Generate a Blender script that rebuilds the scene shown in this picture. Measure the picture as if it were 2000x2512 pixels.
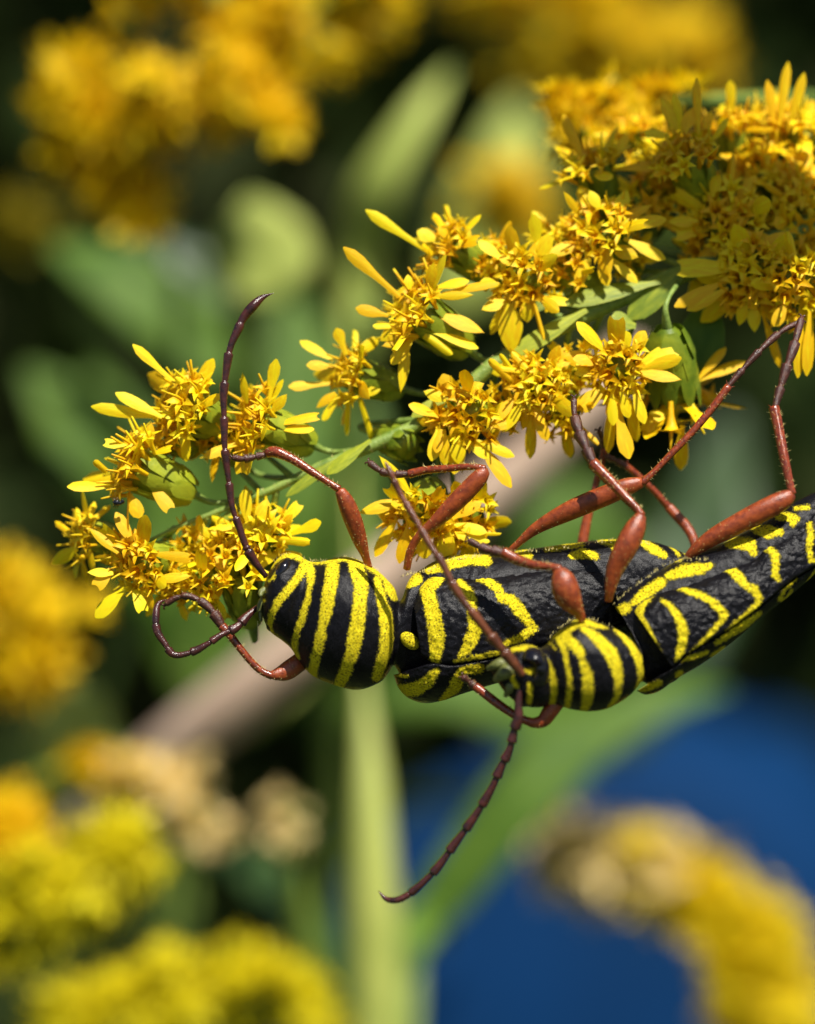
import bpy, math, random
import numpy as np
from mathutils import Vector, Matrix

random.seed(7)
rng = np.random.default_rng(7)
SC = bpy.context.scene
for o in list(bpy.data.objects):
    bpy.data.objects.remove(o)
# one Blender unit is about 1.6 mm: the frame is 20 units wide at the beetles
SC.unit_settings.scale_length = 0.00157

# ------------------------------------------------------------------ camera
D = 60.0
cam = bpy.data.cameras.new('camera')
camo = bpy.data.objects.new('camera', cam)
SC.collection.objects.link(camo)
camo.location = (0, -D, 0)
camo.rotation_euler = (math.pi / 2, 0, 0)
cam.sensor_fit = 'VERTICAL'
cam.lens = 500.0
cam.sensor_height = 500.0 * 25.12 / D
cam.sensor_width = cam.sensor_height
cam.clip_start = 1.0
cam.clip_end = 60000.0
cam.dof.use_dof = True
cam.dof.focus_distance = D - 0.45
cam.dof.aperture_fstop = 0.5 / 2.35
SC.camera = camo

# ------------------------------------------------------------------ light
SUN = Vector((0.24, -0.50, 0.83)).normalized()
world = bpy.data.worlds.new('World')
SC.world = world
world.use_nodes = True
wn = world.node_tree.nodes
wl = world.node_tree.links
sky = wn.new('ShaderNodeTexSky')
sky.sky_type = 'NISHITA'
sky.sun_disc = False
sky.sun_elevation = math.asin(SUN.z)
sky.sun_rotation = math.atan2(SUN.x, SUN.y)
wl.new(sky.outputs[0], wn['Background'].inputs['Color'])
wn['Background'].inputs['Strength'].default_value = 0.055
sl = bpy.data.lights.new('sun', 'SUN')
sl.energy = 5.0
sl.angle = math.radians(0.5)
sl.color = (1.0, 0.95, 0.86)
so = bpy.data.objects.new('sun', sl)
SC.collection.objects.link(so)
so.location = SUN * 300
so.rotation_euler = SUN.to_track_quat('Z', 'Y').to_euler()
SC.view_settings.view_transform = 'Standard'
SC.view_settings.look = 'None'
SC.view_settings.exposure = 0.62
SC.view_settings.gamma = 1.0
SC.cycles.use_denoising = True
SC.cycles.max_bounces = 8

# ------------------------------------------------------------------ helpers
def P(px, py, y=0.0):
    s = (D + y) / D
    return Vector(((px - 1000) / 100 * s, y, (1256 - py) / 100 * s))

def link(o, parent=None):
    SC.collection.objects.link(o)
    if parent is not None:
        o.parent = parent
    return o

def empty(name, label, cat, group=None, parent=None, loc=None):
    o = bpy.data.objects.new(name, None)
    o.empty_display_size = 0.3
    if label:
        o['label'] = label
    if cat:
        o['category'] = cat
    if group:
        o['group'] = group
    link(o, parent)
    return o

def tag(o, label=None, cat=None, group=None, kind=None):
    if label: o['label'] = label
    if cat: o['category'] = cat
    if group: o['group'] = group
    if kind: o['kind'] = kind
    return o

def mesh(name, V, F, mats, parent=None, smooth=True, attr=None, mi=None):
    me = bpy.data.meshes.new(name)
    me.from_pydata([tuple(v) for v in V], [], [tuple(f) for f in F])
    for m in (mats if isinstance(mats, (list, tuple)) else [mats]):
        me.materials.append(m)
    if smooth:
        me.polygons.foreach_set('use_smooth', np.ones(len(me.polygons), bool))
    if mi is not None:
        me.polygons.foreach_set('material_index', np.array(mi, np.int32))
    if attr is not None:
        for k, a in attr.items():
            at = me.attributes.new(k, 'FLOAT', 'POINT')
            at.data.foreach_set('value', np.asarray(a, np.float32))
    me.update()
    o = bpy.data.objects.new(name, me)
    return link(o, parent)

def catmull(pts, n):
    """resample rows of pts to n rows, evenly in chord length"""
    p = np.asarray(pts, float)
    if len(p) == 2:
        t = np.linspace(0, 1, n)[:, None]
        return p[0] * (1 - t) + p[1] * t
    k = min(3, p.shape[1])
    L = np.r_[0, np.cumsum(np.maximum(1e-6, np.linalg.norm(np.diff(p[:, :k], axis=0), axis=1)))]
    t = np.linspace(0, L[-1], n)
    m = np.zeros_like(p)
    d = np.diff(p, axis=0) / np.diff(L)[:, None]
    m[0], m[-1] = d[0], d[-1]
    m[1:-1] = (d[1:] + d[:-1]) / 2
    i = np.clip(np.searchsorted(L, t, 'right') - 1, 0, len(p) - 2)
    h = (L[i + 1] - L[i])[:, None]
    u = ((t - L[i]) / (L[i + 1] - L[i]))[:, None]
    return ((2*u**3 - 3*u**2 + 1) * p[i] + (u**3 - 2*u**2 + u) * h * m[i]
            + (-2*u**3 + 3*u**2) * p[i + 1] + (u**3 - u**2) * h * m[i + 1])

class MB:
    def __init__(s):
        s.V, s.F, s.M = [], [], []
    def add(s, V, F, m=0):
        b = len(s.V)
        s.V += [tuple(v) for v in V]
        s.F += [tuple(i + b for i in f) for f in F]
        s.M += [m] * len(F)
    def tube(s, pts, rad, seg=10, n=None, m=0, flat=1.0):
        """pts Nx3, rad N: a closed tapering tube"""
        q = np.c_[np.asarray([tuple(p) for p in pts], float), np.asarray(rad, float)]
        q = catmull(q, n) if n else q
        c, r = q[:, :3], np.maximum(q[:, 3], 1e-3)
        T = np.gradient(c, axis=0)
        T /= np.linalg.norm(T, axis=1)[:, None] + 1e-9
        a = np.array([0, 1, 0.0]) if abs(T[0][1]) < 0.9 else np.array([1.0, 0, 0])
        V = []
        for i in range(len(c)):
            b = np.cross(T[i], a); b /= np.linalg.norm(b) + 1e-9
            a = np.cross(b, T[i])
            for k in range(seg):
                f = 2 * math.pi * k / seg
                V.append(c[i] + r[i] * (math.cos(f) * b + flat * math.sin(f) * a))
        N = len(c)
        F = [(i*seg + k, i*seg + (k+1) % seg, (i+1)*seg + (k+1) % seg, (i+1)*seg + k)
             for i in range(N-1) for k in range(seg)]
        V.append(c[0] - T[0] * r[0] * 0.5); V.append(c[-1] + T[-1] * r[-1] * 0.5)
        F += [(k, N*seg, (k+1) % seg) for k in range(seg)][::1]
        F += [((N-1)*seg + k, (N-1)*seg + (k+1) % seg, N*seg + 1) for k in range(seg)]
        s.add(V, F, m)
    def build(s, name, mats, parent=None, smooth=True):
        return mesh(name, s.V, s.F, mats, parent, smooth, None, s.M)

# ------------------------------------------------------------------ materials
def mat(name):
    m = bpy.data.materials.new(name)
    m.use_nodes = True
    nt = m.node_tree
    return m, nt, nt.nodes, nt.links, nt.nodes['Principled BSDF']

def ramp(N, stops):
    r = N.new('ShaderNodeValToRGB')
    e = r.color_ramp.elements
    e[0].position, e[0].color = stops[0][0], (*stops[0][1], 1)
    e[1].position, e[1].color = stops[-1][0], (*stops[-1][1], 1)
    for p, c in stops[1:-1]:
        k = e.new(p); k.color = (*c, 1)
    return r

def noise(N, L, scale, detail=3, coord='Object', rough=0.6):
    tc = N.new('ShaderNodeTexCoord')
    n = N.new('ShaderNodeTexNoise')
    n.inputs['Scale'].default_value = scale
    n.inputs['Detail'].default_value = detail
    n.inputs['Roughness'].default_value = rough
    L.new(tc.outputs[coord], n.inputs['Vector'])
    return n

def simple(name, c0, c1, scale=4.0, rough=0.5, spec=0.5, bump=0.0, bscale=20, trans=0.0, rand=0.0, sss=0.0):
    m, nt, N, L, b = mat(name)
    n = noise(N, L, scale)
    r = ramp(N, [(0.3, c0), (0.7, c1)])
    if rand:
        oi = N.new('ShaderNodeObjectInfo')
        ad = N.new('ShaderNodeMath'); ad.operation = 'MULTIPLY_ADD'
        L.new(oi.outputs['Random'], ad.inputs[0]); ad.inputs[1].default_value = rand
        mm = N.new('ShaderNodeMath'); mm.operation = 'SUBTRACT'
        L.new(n.outputs['Fac'], mm.inputs[0]); mm.inputs[1].default_value = rand / 2
        L.new(mm.outputs[0], ad.inputs[2])
        L.new(ad.outputs[0], r.inputs[0])
    else:
        L.new(n.outputs['Fac'], r.inputs[0])
    L.new(r.outputs[0], b.inputs['Base Color'])
    b.inputs['Roughness'].default_value = rough
    b.inputs['Specular IOR Level'].default_value = spec
    if bump:
        nb = noise(N, L, bscale, 4)
        bp = N.new('ShaderNodeBump')
        bp.inputs['Strength'].default_value = bump
        bp.inputs['Distance'].default_value = 0.05
        L.new(nb.outputs['Fac'], bp.inputs['Height'])
        L.new(bp.outputs[0], b.inputs['Normal'])
    if trans:
        t = N.new('ShaderNodeBsdfTranslucent')
        L.new(r.outputs[0], t.inputs['Color'])
        mx = N.new('ShaderNodeMixShader')
        mx.inputs[0].default_value = trans
        L.new(b.outputs[0], mx.inputs[1]); L.new(t.outputs[0], mx.inputs[2])
        L.new(mx.outputs[0], N['Material Output'].inputs['Surface'])
    return m

def beetle_mat(name):
    """black punctured cuticle with bands of yellow pubescence; 'band' > 0 is yellow (signed distance)"""
    m, nt, N, L, b = mat(name)
    at = N.new('ShaderNodeAttribute'); at.attribute_name = 'band'
    n1 = noise(N, L, 17, 6, rough=0.85)
    ad = N.new('ShaderNodeMath'); ad.operation = 'MULTIPLY_ADD'
    sb = N.new('ShaderNodeMath'); sb.operation = 'SUBTRACT'
    L.new(n1.outputs['Fac'], sb.inputs[0]); sb.inputs[1].default_value = 0.55
    L.new(sb.outputs[0], ad.inputs[0]); ad.inputs[1].default_value = 34.0
    L.new(at.outputs['Fac'], ad.inputs[2])
    mr = N.new('ShaderNodeMapRange'); mr.interpolation_type = 'SMOOTHSTEP'
    mr.inputs['From Min'].default_value = -1.8; mr.inputs['From Max'].default_value = 1.8
    L.new(ad.outputs[0], mr.inputs['Value'])
    # bald punctures inside the yellow fur
    vo = noise(N, L, 30, 2, rough=0.5)
    pr = ramp(N, [(0.36, (0, 0, 0)), (0.43, (1, 1, 1))])
    L.new(vo.outputs['Fac'], pr.inputs[0])
    fm = N.new('ShaderNodeMath'); fm.operation = 'MULTIPLY'
    L.new(mr.outputs[0], fm.inputs[0]); L.new(pr.outputs[0], fm.inputs[1])
    ny = noise(N, L, 22, 5, rough=0.75)
    yr = ramp(N, [(0.34, (0.22, 0.15, 0.004)), (0.48, (0.62, 0.49, 0.005)), (0.68, (0.88, 0.77, 0.03))])
    L.new(ny.outputs['Fac'], yr.inputs[0])
    nk = noise(N, L, 26, 5, rough=0.8)
    kr = ramp(N, [(0.42, (0.003, 0.003, 0.004)), (0.62, (0.008, 0.0075, 0.010)), (0.8, (0.05, 0.045, 0.05))])
    L.new(nk.outputs['Fac'], kr.inputs[0])
    mx = N.new('ShaderNodeMix'); mx.data_type = 'RGBA'
    L.new(fm.outputs[0], mx.inputs['Factor'])
    L.new(kr.outputs[0], mx.inputs['A']); L.new(yr.outputs[0], mx.inputs['B'])
    L.new(mx.outputs['Result'], b.inputs['Base Color'])
    rr = N.new('ShaderNodeMapRange')
    rr.inputs['To Min'].default_value = 0.25; rr.inputs['To Max'].default_value = 0.85
    L.new(fm.outputs[0], rr.inputs['Value'])
    L.new(rr.outputs[0], b.inputs['Roughness'])
    b.inputs['Specular IOR Level'].default_value = 0.16
    nb = noise(N, L, 19, 6, rough=0.8)
    hm = N.new('ShaderNodeMath'); hm.operation = 'MULTIPLY_ADD'
    L.new(fm.outputs[0], hm.inputs[0]); hm.inputs[1].default_value = 0.5
    L.new(nb.outputs['Fac'], hm.inputs[2])
    bp = N.new('ShaderNodeBump')
    bp.inputs['Strength'].default_value = 0.8; bp.inputs['Distance'].default_value = 0.016
    L.new(hm.outputs[0], bp.inputs['Height'])
    L.new(bp.outputs[0], b.inputs['Normal'])
    return m

M = {}
M['cuticle'] = beetle_mat('banded_cuticle')
M['eye'] = simple('eye_black', (0.004, 0.004, 0.006), (0.008, 0.007, 0.010), 8, 0.12, 0.6)
M['femur'] = simple('femur_red', (0.13, 0.020, 0.007), (0.36, 0.072, 0.016), 6, 0.32, 0.55, 0.3, 24)
M['tibia'] = simple('tibia_red', (0.075, 0.011, 0.006), (0.30, 0.055, 0.013), 12, 0.18, 0.65, 0.25, 22)
M['tarsus'] = simple('tarsus_brown', (0.030, 0.010, 0.008), (0.10, 0.030, 0.018), 8, 0.3, 0.5, 0.5, 26)
M['antenna'] = simple('antenna_brown', (0.018, 0.007, 0.008), (0.075, 0.016, 0.012), 5, 0.2, 0.6, 0.3, 30)
M['antenna_light'] = simple('antenna_russet', (0.05, 0.014, 0.007), (0.17, 0.05, 0.018), 4, 0.22, 0.6, 0.3, 30)
M['hair'] = simple('pale_hair', (0.50, 0.40, 0.12), (0.72, 0.62, 0.26), 4, 0.5, 0.3, trans=0.3)
M['palp'] = simple('mouth_olive', (0.05, 0.055, 0.015), (0.22, 0.24, 0.06), 9, 0.4, 0.5, 0.4, 30)
M['petal'] = simple('ray_yellow', (0.86, 0.50, 0.002), (0.93, 0.75, 0.005), 2.2, 0.5, 0.3, 0.25, 9, trans=0.32, rand=0.5)
M['disc'] = simple('disc_yellow', (0.84, 0.46, 0.002), (0.93, 0.73, 0.008), 3.5, 0.5, 0.3, 0.3, 12, trans=0.25, rand=0.5)
M['bract'] = simple('bract_green', (0.13, 0.20, 0.010), (0.38, 0.42, 0.02), 2.5, 0.45, 0.4, 0.3, 10, trans=0.22, rand=0.3)
M['stem'] = simple('stem_green', (0.09, 0.16, 0.018), (0.27, 0.36, 0.07), 3, 0.5, 0.4, 0.5, 14)
M['leaf'] = simple('leaf_green', (0.045, 0.115, 0.012), (0.13, 0.22, 0.028), 0.7, 0.55, 0.2, 0.2, 4, trans=0.3)
M['leaf_pale'] = simple('leaf_pale_green', (0.30, 0.38, 0.07), (0.48, 0.54, 0.13), 0.4, 0.6, 0.2, trans=0.3)
M['leaf_dark'] = simple('leaf_dark_green', (0.022, 0.055, 0.014), (0.05, 0.10, 0.022), 0.5, 0.45, 0.4, trans=0.25)
M['bg_yellow'] = simple('far_floret_yellow', (0.80, 0.50, 0.003), (0.90, 0.68, 0.004), 0.8, 0.55, 0.3, trans=0.42)
M['bg_tan'] = simple('far_bud_tan', (0.74, 0.56, 0.22), (0.88, 0.72, 0.34), 0.8, 0.55, 0.3, trans=0.2)
M['bg_green'] = simple('far_bract_green', (0.10, 0.16, 0.02), (0.20, 0.28, 0.04), 0.8, 0.55, 0.3, trans=0.2)
M['bg_lime'] = simple('far_floret_lime', (0.62, 0.52, 0.004), (0.84, 0.74, 0.008), 0.8, 0.55, 0.3, trans=0.42)
M['bg_olive'] = simple('far_floret_olive', (0.20, 0.15, 0.004), (0.34, 0.27, 0.006), 0.8, 0.6, 0.2, trans=0.3)
M['bg_gold'] = simple('far_floret_gold', (0.74, 0.54, 0.003), (0.88, 0.73, 0.006), 0.8, 0.55, 0.3, trans=0.42)
M['dry'] = simple('dry_stalk', (0.36, 0.25, 0.18), (0.54, 0.40, 0.30), 0.4, 0.7, 0.3, 0.4, 3)
M['pale_stem'] = simple('pale_stalk', (0.24, 0.29, 0.055), (0.40, 0.43, 0.10), 0.3, 0.5, 0.4)

# ------------------------------------------------------------------ ground, hedge, drum
GZ = -474.0
def ground_mat():
    m, nt, N, L, b = mat('meadow_soil')
    n = noise(N, L, 0.004, 6)
    r = ramp(N, [(0.35, (0.018, 0.028, 0.009)), (0.6, (0.035, 0.05, 0.015)), (0.8, (0.06, 0.05, 0.03))])
    L.new(n.outputs['Fac'], r.inputs[0]); L.new(r.outputs[0], b.inputs['Base Color'])
    b.inputs['Roughness'].default_value = 0.95
    return m
gv = []
GN = 40
gs = np.sign(np.linspace(-1, 1, GN)) * np.abs(np.linspace(-1, 1, GN)) ** 2.5 * 30000
for yy in gs:
    for xx in gs:
        gv.append((xx, yy, GZ + 6 * math.sin(xx * .011) * math.cos(yy * .013)))
gf = [(j*GN+i, j*GN+i+1, (j+1)*GN+i+1, (j+1)*GN+i) for j in range(GN-1) for i in range(GN-1)]
tag(mesh('ground', gv, gf, ground_mat()), kind='structure')

def leaf_cloud(n, lo, hi, size, mats, seed):
    r = np.random.default_rng(seed)
    c = r.uniform(lo, hi, (n, 3))
    a = r.normal(size=(n, 3)); a[:, 2] -= 0.35; a /= np.linalg.norm(a, axis=1)[:, None]
    b = np.cross(a, r.normal(size=(n, 3))); b /= np.linalg.norm(b, axis=1)[:, None]
    nn = np.cross(a, b)
    L = size*r.uniform(.5, 1.3, (n, 1)); w = L*r.uniform(.16, .3, (n, 1))
    V = np.stack([c - a*L*.5, c + b*w - a*L*.1 + nn*w*.4, c + a*L*.12, c - b*w - a*L*.1 + nn*w*.4, c + a*L*.5 - nn*w*.3], 1).reshape(-1, 3)
    k = np.arange(n)[:, None, None]*5
    F = (np.array([(0, 1, 2), (0, 2, 3), (1, 4, 2), (2, 4, 3)])[None] + k).reshape(-1, 3)
    return V.tolist(), F.tolist(), np.repeat(r.integers(len(mats), size=n), 4)
hm = [simple('hedge_leaf_a', (0.014, 0.028, 0.006), (0.034, 0.056, 0.010), .01, 0.6, 0.1, trans=0.2),
      simple('hedge_leaf_b', (0.022, 0.030, 0.008), (0.052, 0.060, 0.018), .01, 0.6, 0.1, trans=0.2)]
V, F, MI = leaf_cloud(60000, (-1900, 1750, GZ), (1900, 2700, 1350), 115, hm, 3)
tag(mesh('hedge_foliage', V, F, hm, None, True, None, MI), 'dark green out of focus foliage filling the far background', 'foliage', kind='stuff')
V, F, MI = leaf_cloud(7000, (-1500, 500, GZ), (1500, 1650, GZ + 150), 60, hm, 4)
tag(mesh('meadow_undergrowth', V, F, hm, None, True, None, MI), 'low dark undergrowth covering the ground beneath the goldenrod', 'undergrowth', kind='stuff')

def drum():
    root = empty('plastic_drum', 'deep blue rounded plastic drum lying blurred behind the flowers', 'drum')
    blue = simple('drum_blue', (0.0003, 0.018, 0.062), (0.0005, 0.030, 0.11), 0.008, 0.75, 0.12)
    c = P(1430, 2620, 1366)
    R = 182.0
    prof = [(0.0, 0), (0.90*R, 0), (0.97*R, 4), (1.0*R, 16), (1.0*R, 30), (0.97*R, 40), (0.985*R, 160), (1.02*R, 175),
            (1.02*R, 190), (0.985*R, 205), (0.985*R, 370), (1.02*R, 385), (1.02*R, 400), (0.985*R, 415), (0.97*R, 540),
            (1.0*R, 550), (1.0*R, 564), (0.9*R, 580), (0.0, 580)]
    V, F = [], []
    S = 64
    for r_, l in prof:
        for k in range(S):
            a = 2*math.pi*k/S
            V.append((c.x + max(r_, .5)*math.cos(a) + l*0.25, c.y + l, c.z + max(r_, .5)*math.sin(a)))
    for i in range(len(prof)-1):
        for k in range(S):
            F.append((i*S+k, i*S+(k+1) % S, (i+1)*S+(k+1) % S, (i+1)*S+k))
    mesh('barrel_shell', V, F, blue, root)
    for sx in (-0.55, 0.55):
        mb = MB()
        mb.tube([(c.x + sx*R, c.y - 9, c.z + 60), (c.x + sx*R, c.y + 4, c.z + 60)], [19, 19], 20)
        mb.build('bung_cap', blue, root)
drum()
# ------------------------------------------------------------------ beetles
def poly_dist(px, py, pts):
    """max over segments of (half width - distance): >0 inside a painted band"""
    best = np.full(px.shape, -60.0)
    if len(pts) == 1:
        x, y, w = pts[0]
        return np.maximum(best, w - np.hypot(px - x, py - y))
    for (x0, y0, w0), (x1, y1, w1) in zip(pts[:-1], pts[1:]):
        dx, dy = x1 - x0, y1 - y0
        t = np.clip(((px - x0)*dx + (py - y0)*dy) / (dx*dx + dy*dy + 1e-9), 0, 1)
        best = np.maximum(best, w0 + (w1 - w0)*t - np.hypot(px - x0 - t*dx, py - y0 - t*dy))
    return best

def bands_at(px, py, bands):
    b = np.full(px.shape, -60.0)
    for pts in bands:
        b = np.maximum(b, poly_dist(px, py, pts))
    return b

def zz(ox, oy, s, pts):
    """readings taken on an enlarged detail -> (x, y, half width)"""
    return [(ox + x/s, oy + y/s, w) for x, y, w in pts]

from mathutils import noise as mn
def relief(V, amp, f):
    V = np.asarray(V)
    d = np.array([mn.noise(Vector(p)*f) + .6*mn.noise(Vector(p)*f*2.3) for p in V])
    V[:, 1] += amp*d
    return V

def loft_body(name, st, bands, parent, nr=260, ns=120):
    """st rows: top x,y, bottom x,y, half depth, centre depth"""
    q = np.asarray(st, float)
    c = np.c_[(q[:, 0]+q[:, 2])/2, (q[:, 1]+q[:, 3])/2]
    q = catmull(np.c_[c, q], nr)[:, 2:]
    V, X, Y = [], [], []
    ph = np.linspace(0, 2*np.pi, ns, endpoint=False)
    for tx, ty, bx, by, d, yc in q:
        cx, cy = (tx+bx)/2, (ty+by)/2
        ux, uy = (tx-bx)/2, (ty-by)/2
        co, si = np.cos(ph), np.sin(ph)
        # slightly squared section
        k = 1.0 / (np.abs(co)**2.3 + np.abs(si)**2.3)**(1/2.3)
        px, py = cx + ux*co*k, cy + uy*co*k
        yy = yc - max(d, .02)*si*k
        o = P(cx, cy, yc); s = (D + yc)/D
        V.append(np.c_[o.x + (px-cx)/100*s, yy, o.z - (py-cy)/100*s])
        X.append(px); Y.append(py)
    V = np.concatenate(V); X = np.concatenate(X); Y = np.concatenate(Y)
    F = [(i*ns+k, (i+1)*ns+k, (i+1)*ns+(k+1) % ns, i*ns+(k+1) % ns) for i in range(nr-1) for k in range(ns)]
    F += [tuple(range(ns)), tuple(range((nr-1)*ns, nr*ns))[::-1]]
    V = relief(V, .022, 8)
    return mesh(name, V, F, M['cuticle'], parent, True, {'band': bands_at(X, Y, bands)})

def elytron(edge_a, edge_b, full_t, full_b, dep, yc, bands, parent, nr=220, nc=70, thick=0.07):
    """a wing case between two long edges, domed like the whole back between full_t and full_b"""
    A, B = catmull(edge_a, nr), catmull(edge_b, nr)
    T, Bo = catmull(full_t, nr), catmull(full_b, nr)
    dd = catmull(np.c_[np.linspace(0, 1, len(dep)), dep], nr)[:, 1]
    yy0 = catmull(np.c_[np.linspace(0, 1, len(yc)), yc], nr)[:, 1]
    V, X, Y = [], [], []
    f = np.linspace(0, 1, nc)
    for i in range(nr):
        px = A[i, 0] + (B[i, 0]-A[i, 0])*f; py = A[i, 1] + (B[i, 1]-A[i, 1])*f
        ax = T[i]-Bo[i]; L = np.hypot(*ax)+1e-6; ax = ax/L
        g = ((px-Bo[i, 0])*ax[0] + (py-Bo[i, 1])*ax[1])/L      # 0 bottom, 1 top
        g = np.clip(g*2-1, -0.995, 0.995)
        dome = (1-np.abs(g)**2.4)**0.5
        edge = np.minimum(1, np.minimum(f, 1-f)/0.06)
        y = yy0[i] - dd[i]*dome + 0.05*(1-edge)**2
        xx = np.empty(nc); z = np.empty(nc)
        cx, cy = (T[i]+Bo[i])/2
        o = P(cx, cy, yy0[i]); s = (D+yy0[i])/D
        V.append(np.c_[o.x + (px-cx)/100*s, y, o.z - (py-cy)/100*s])
        X.append(px); Y.append(py)
    V = np.concatenate(V); X = np.concatenate(X); Y = np.concatenate(Y)
    V = relief(V, .030, 7)
    n = len(V)
    W = V.copy(); W[:, 1] += thick
    F = []
    for i in range(nr-1):
        for k in range(nc-1):
            a, b, c_, d_ = i*nc+k, (i+1)*nc+k, (i+1)*nc+k+1, i*nc+k+1
            F.append((a, d_, c_, b)); F.append((n+a, n+b, n+c_, n+d_))
    for i in range(nr-1):
        for k in (0, nc-1):
            a, b = i*nc+k, (i+1)*nc+k
            F.append((a, b, n+b, n+a) if k == 0 else (b, a, n+a, n+b))
    for i in (0, nr-1):
        for k in range(nc-1):
            a, b = i*nc+k, i*nc+k+1
            F.append((b, a, n+a, n+b) if i == 0 else (a, b, n+b, n+a))
    bd = bands_at(X, Y, bands)
    # russet rim along the outer edge is left dark: keep the fur off it
    return mesh('elytron', np.r_[V, W], F, M['cuticle'], parent, True, {'band': np.r_[bd, bd]})

def ellipsoid(name, px, py, y, rx, ry, rd, ang, m, parent, band=None, notch=0.0):
    V, F = [], []
    nu, nv = 32, 20
    ca, sa = math.cos(ang), math.sin(ang)
    for j in range(nv+1):
        th = math.pi*j/nv
        for i in range(nu):
            ph = 2*math.pi*i/nu
            a, b, c = math.sin(th)*math.cos(ph)*rx, math.sin(th)*math.sin(ph)*ry, math.cos(th)*rd
            if notch:
                a += notch*rx*max(0, 1-(b/ry)**2*4) * (1 if a < 0 else 0)
            x_, y_ = a*ca - b*sa, a*sa + b*ca
            o = P(px, py, y)
            V.append((o.x + x_/100, o.y - c/100, o.z - y_/100))
    F = [(j*nu+i, j*nu+(i+1) % nu, (j+1)*nu+(i+1) % nu, (j+1)*nu+i) for j in range(nv) for i in range(nu)]
    return mesh(name, V, F, m, parent, True, {'band': np.full(len(V), band)} if band is not None else None)

def setae(mb, pts, rad, n, length, spread=1.0, m=0, only=None):
    """fine hairs standing off a limb"""
    q = catmull(np.c_[np.asarray([tuple(p) for p in pts]), rad], 60)
    T = np.gradient(q[:, :3], axis=0)
    for _ in range(n):
        i = random.randrange(3, 57)
        t = T[i]/np.linalg.norm(T[i])
        d = np.cross(t, rng.normal(size=3)); d /= np.linalg.norm(d)
        base = q[i, :3] + d*q[i, 3]*0.9
        dr = d + t*random.uniform(.1, .7)*spread; dr /= np.linalg.norm(dr)
        L = length*random.uniform(.5, 1.2)
        s = np.cross(dr, t); s /= np.linalg.norm(s)+1e-9
        w = 0.009
        mb.add([base+s*w, base-s*w*.5+t*w, base-s*w*.5-t*w, base+dr*L], [(0, 1, 3), (1, 2, 3), (2, 0, 3)], m)

def limb(spec):
    return [P(x, y, d) for x, y, d, r in spec], [r/100 for x, y, d, r in spec]

def leg(parent, femur, tibia, tarsus, label=None, hairs=80):
    L = empty('leg', label, None, parent=parent)
    pts, rad = limb(femur)
    mb = MB(); mb.tube(pts, rad, 20, 40, flat=0.8)
    setae(mb, pts, rad, hairs, 0.055, m=1)
    mb.build('femur', [M['femur'], M['hair']], L)
    pts, rad = limb(tibia)
    mb = MB(); mb.tube(pts, rad, 14, 40)
    setae(mb, pts, rad, hairs, 0.10, m=1)
    # apical spurs
    e = pts[-1]; t = (pts[-1]-pts[-2]).normalized()
    for s in (-1, 1):
        sd = t.cross(Vector((0, 1, 0))).normalized()*s
        mb.tube([e - t*.03, e + sd*.13 + t*.10], [.022, .004], 6)
    mb.build('tibia', [M['tibia'], M['hair']], L)
    # tarsus: lobed joints
    q = catmull(np.asarray(tarsus, float), 61)
    nj = max(2, min(4, len(tarsus)-1))
    per = 60/nj
    pts, rad = [], []
    for i, (x, y, d, r) in enumerate(q):
        u = (i % per)/per
        k = 0.62 + 0.55*u**0.7 if i < 60 else 0.6
        if u > 0.93: k *= 0.6
        pts.append(P(x, y, d)); rad.append(r/100*k)
    mb = MB(); mb.tube(pts, rad, 12)
    setae(mb, pts, rad, 30, 0.05, m=1)
    e = pts[-1]; t = (pts[-1]-pts[-6]).normalized()
    for s in (-1, 1):
        sd = t.cross(Vector((0, 1, 0))).normalized()*s
        mb.tube([e, e + sd*.07 + t*.07, e + sd*.10 + t*.03 + Vector((0, .06, 0))], [.025, .018, .004], 6, 8)
    mb.build('tarsus', [M['tarsus'], M['hair']], L)
    return L

def antenna(parent, spec, ends, m, label=None):
    """spec rows x,y,depth,r ; ends: number of joints"""
    q = catmull(np.asarray(spec, float), 241)
    mb = MB()
    cuts = ends
    pts, rad = [], []
    for i, (x, y, d, r) in enumerate(q):
        t = i/240
        j = max(k for k in range(len(cuts)-1) if cuts[k] <= t+1e-9)
        u = (t-cuts[j])/(cuts[j+1]-cuts[j])
        k = 0.70 + 0.38*min(1, u*1.15)**1.3
        if u > 0.96: k = 0.66
        if u < 0.04: k = 0.64
        if j == len(cuts)-2:
            k = 0.8*(1-u**3)+0.05 + .2*math.sin(u*3)
        pts.append(P(x, y, d)); rad.append(r/100*k)
    mb.tube(pts, rad, 14)
    setae(mb, pts, rad, 90, 0.05, m=1)
    o = mb.build('antenna', [m, M['tarsus']], parent)
    if label: o['label'] = label
    return o

def body_hair(parent, st_edge, n, y, length=0.09):
    mb = MB()
    for e in st_edge:
        q = catmull(np.asarray(e, float), 80)
        for _ in range(n):
            i = random.randrange(80)
            b = P(q[i, 0] + random.uniform(-4, 4), q[i, 1] + random.uniform(-1, 6), y + random.uniform(-.35, .25))
            d = Vector((random.uniform(-.5, .5), random.uniform(-.6, .3), random.uniform(.5, 1.2))).normalized()
            s = d.cross(Vector((0, 1, 0))).normalized()*0.008
            L = length*random.uniform(.4, 1.3)
            mb.add([b+s, b-s, b+d*L, b+Vector((0, .012, 0))], [(0, 1, 2), (1, 3, 2), (3, 0, 2)])
    tag(mb.build('hair', M['hair'], parent), kind='stuff')

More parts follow.
